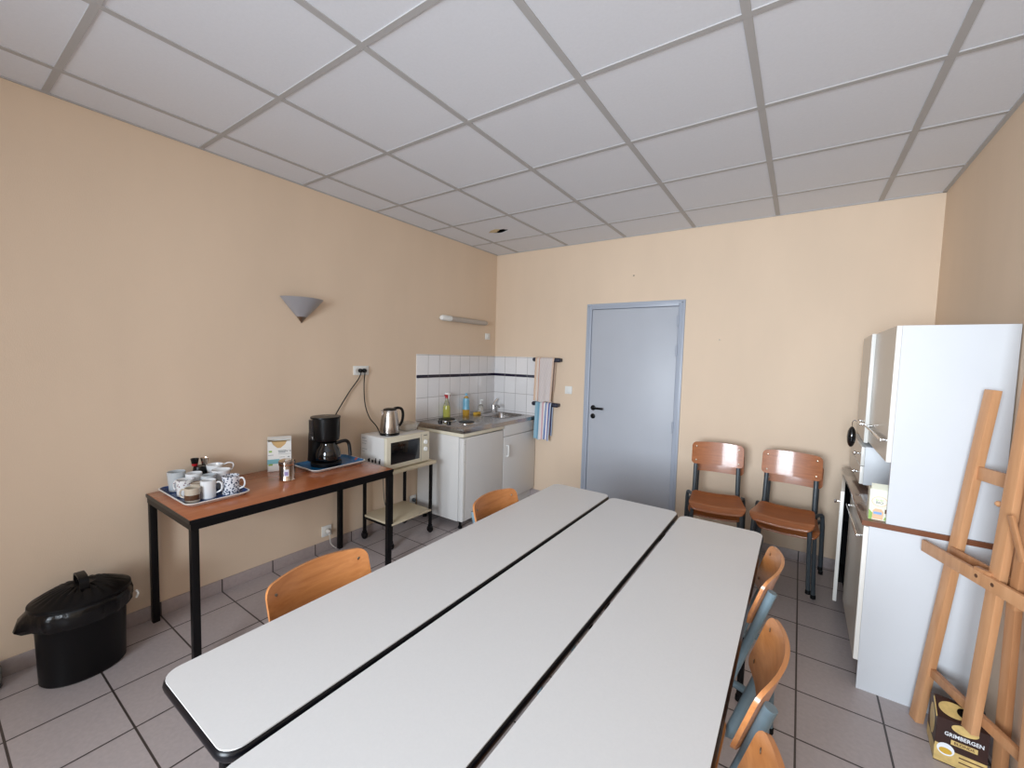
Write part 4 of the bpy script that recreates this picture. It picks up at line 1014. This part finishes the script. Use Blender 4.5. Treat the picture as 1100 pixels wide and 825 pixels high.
part('knob', MB().tube([kb - D * 0.03, kb - D * 0.042, kb - D * 0.05], [0.006, 0.011, 0.009], 12), M['easel'], t)
part('catch_arm', MB().beam(Vector((3.512, -1.755, 1.02)), Vector((3.535, -1.80, 0.88)), D, 0.020, 0.010), M['easeld'], t)
part('catch_block', MB().beam(Vector((3.47, -1.655, 0.775)), Vector((3.50, -1.70, 0.775)), (0, 0, 1), 0.03, 0.02), M['easeld'], t)

# ------------------------------------------------------------------ beer carton
t = thing('beer_carton', 'dark brown and gold beer bottle carton on the floor under the easel', 'box', (3.5, -1.58, 0))
XD = Vector((0.998, -0.06, 0)).normalized(); YD = Vector((0.06, 0.998, 0)).normalized(); O = Vector((3.408, -1.655, 0))
Lx, Ly, zf, zrg = 0.138, 0.150, 0.176, 0.208
def q(x, y, z): return O + XD * x + YD * y + Vector((0, 0, z))
prof = [(0, 0), (Ly, 0), (Ly, zf), (Ly * 0.62, zrg), (Ly * 0.52, zrg), (0, zf)]
part('carton', MB().loft([[q(0, y, z) for y, z in prof], [q(Lx, y, z) for y, z in prof]]), M['beerbrown'], t)
def face(name, pts, m, d_=0.0006): return part(name, MB().poly([q(x, -0.0002, z) for x, z in pts], YD * -d_), m, t)
face('gold_band', [(0.0, 0.004), (Lx, 0.004), (Lx, 0.060), (0.05, 0.060), (0.02, 0.072), (0, 0.074)], M['gold'])
face('name_plate', [(0.042, 0.086), (0.112, 0.086), (0.112, 0.104), (0.042, 0.104)], M['gold'], 0.0008)
em = [(0.076 + 0.036 * math.cos(a), 0.154 + 0.018 * math.sin(a)) for a in [2 * PI * k / 24 for k in range(24)]]
face('gold_emblem', em, M['gold'])
cup_ = [(0.03 + 0.024 * math.cos(a), 0.058 + 0.024 * math.sin(a)) for a in [2 * PI * k / 20 for k in range(20)]]
face('round_picture', cup_, M['porcelain'], 0.001)
face('round_picture_glow', [(0.03 + (x - 0.03) * 0.75, 0.052 + (z - 0.058) * 0.5) for x, z in cup_], M['sponge'], 0.0013)
for i, z in enumerate((0.044, 0.026)):
    face('print_line', [(0.066, z), (0.132 - 0.02 * i, z), (0.132 - 0.02 * i, z + 0.005), (0.066, z + 0.005)], M['brown'], 0.0009)
text('lettering', 'GRIMBERGEN', 0.021, q(0.075, -0.0012, 0.121), XD, (0, 0, 1), M['porcelain'], t, bold=0.0004, sx=0.82)
text('lettering', 'BLONDE', 0.014, q(0.077, -0.0014, 0.095), XD, (0, 0, 1), M['brown'], t, bold=0.0003)
# sloped front panel: gold burst and carry slot
sl = Vector((0, Ly * 0.52, zrg - zf)); sn = Vector((0, -(zrg - zf), Ly * 0.52)).normalized()
def sq(x, k, off): 
    y = sl.y * k + sn.y * off; z = zf + sl.z * k + sn.z * off
    return q(x, y, z)
gl = [sq(0.05 + 0.042 * math.cos(a), 0.55 + 0.38 * math.sin(a), 0.0004) for a in [2 * PI * k / 24 for k in range(24)]]
part('gold_burst', MB().poly(gl, (0, 0, 0.0004)), M['gold'], t)
gl = [sq(0.078 + 0.020 * math.cos(a), 0.56 + 0.24 * math.sin(a), 0.0012) for a in [2 * PI * k / 24 for k in range(24)]]
part('carry_slot', MB().poly(gl, (0, 0, 0.0004)), M['black'], t)
el = [q(-0.0003, 0.075 + 0.042 * math.cos(a), 0.118 + 0.058 * math.sin(a)) for a in [2 * PI * k / 24 for k in range(24)]]
part('side_emblem', MB().poly(el, XD * -0.0006), M['gold'], t)
part('side_band', MB().poly([q(-0.0003, 0.0, 0.004), q(-0.0003, Ly, 0.004), q(-0.0003, Ly, 0.05), q(-0.0003, 0, 0.06)], XD * -0.0005), M['gold'], t)
part('corner_strip', MB().beam(q(-0.001, Ly * 0.5, zrg - 0.002), q(-0.001, 0.0, zf), YD, 0.006, 0.003, 0), M['gold'], t)

# ------------------------------------------------------------------ light
ar = bpy.data.lights.new('window_daylight', 'AREA'); ar.shape = 'RECTANGLE'; ar.size = WX1 - WX0 - 0.1; ar.size_y = WZ1 - WZ0 - 0.1
ar.energy = 98; ar.spread = math.radians(105); ar.color = (0.82, 0.91, 1.0)
lo_ = bpy.data.objects.new('window_daylight', ar); COL.objects.link(lo_)
lo_.location = ((WX0 + WX1) / 2, YF + 0.02, (WZ0 + WZ1) / 2); lo_.rotation_euler = (math.radians(84), 0, math.radians(-6))
wd = bpy.data.worlds.new('daylight'); scene.world = wd; wd.use_nodes = True
wd.node_tree.nodes['Background'].inputs[0].default_value = (0.75, 0.86, 1.0, 1); wd.node_tree.nodes['Background'].inputs[1].default_value = 1.0

# ------------------------------------------------------------------ camera (solved from the ceiling grid)
fl_, yaw, pitch, roll = 450.8743, -0.6010, 0.0645, 0.0269
cy_, sy_, cp_, sp_ = math.cos(yaw), math.sin(yaw), math.cos(pitch), math.sin(pitch)
f_ = Vector((sy_ * cp_, cy_ * cp_, -sp_)); r_ = Vector((cy_, -sy_, 0)); u_ = r_.cross(f_)
r2 = math.cos(roll) * r_ + math.sin(roll) * u_; u2 = -math.sin(roll) * r_ + math.cos(roll) * u_
cam = bpy.data.cameras.new('camera'); co = bpy.data.objects.new('camera', cam); COL.objects.link(co)
co.matrix_world = Matrix(((r2.x, u2.x, -f_.x, 2.897), (r2.y, u2.y, -f_.y, -3.8637), (r2.z, u2.z, -f_.z, 1.5092), (0, 0, 0, 1)))
cam.sensor_width = 36; cam.sensor_fit = 'HORIZONTAL'; cam.lens = fl_ / 1100 * 36; cam.clip_start = 0.05
scene.camera = co
scene.view_settings.view_transform = 'Standard'
scene.view_settings.look = 'None'
scene.view_settings.exposure = 0.0
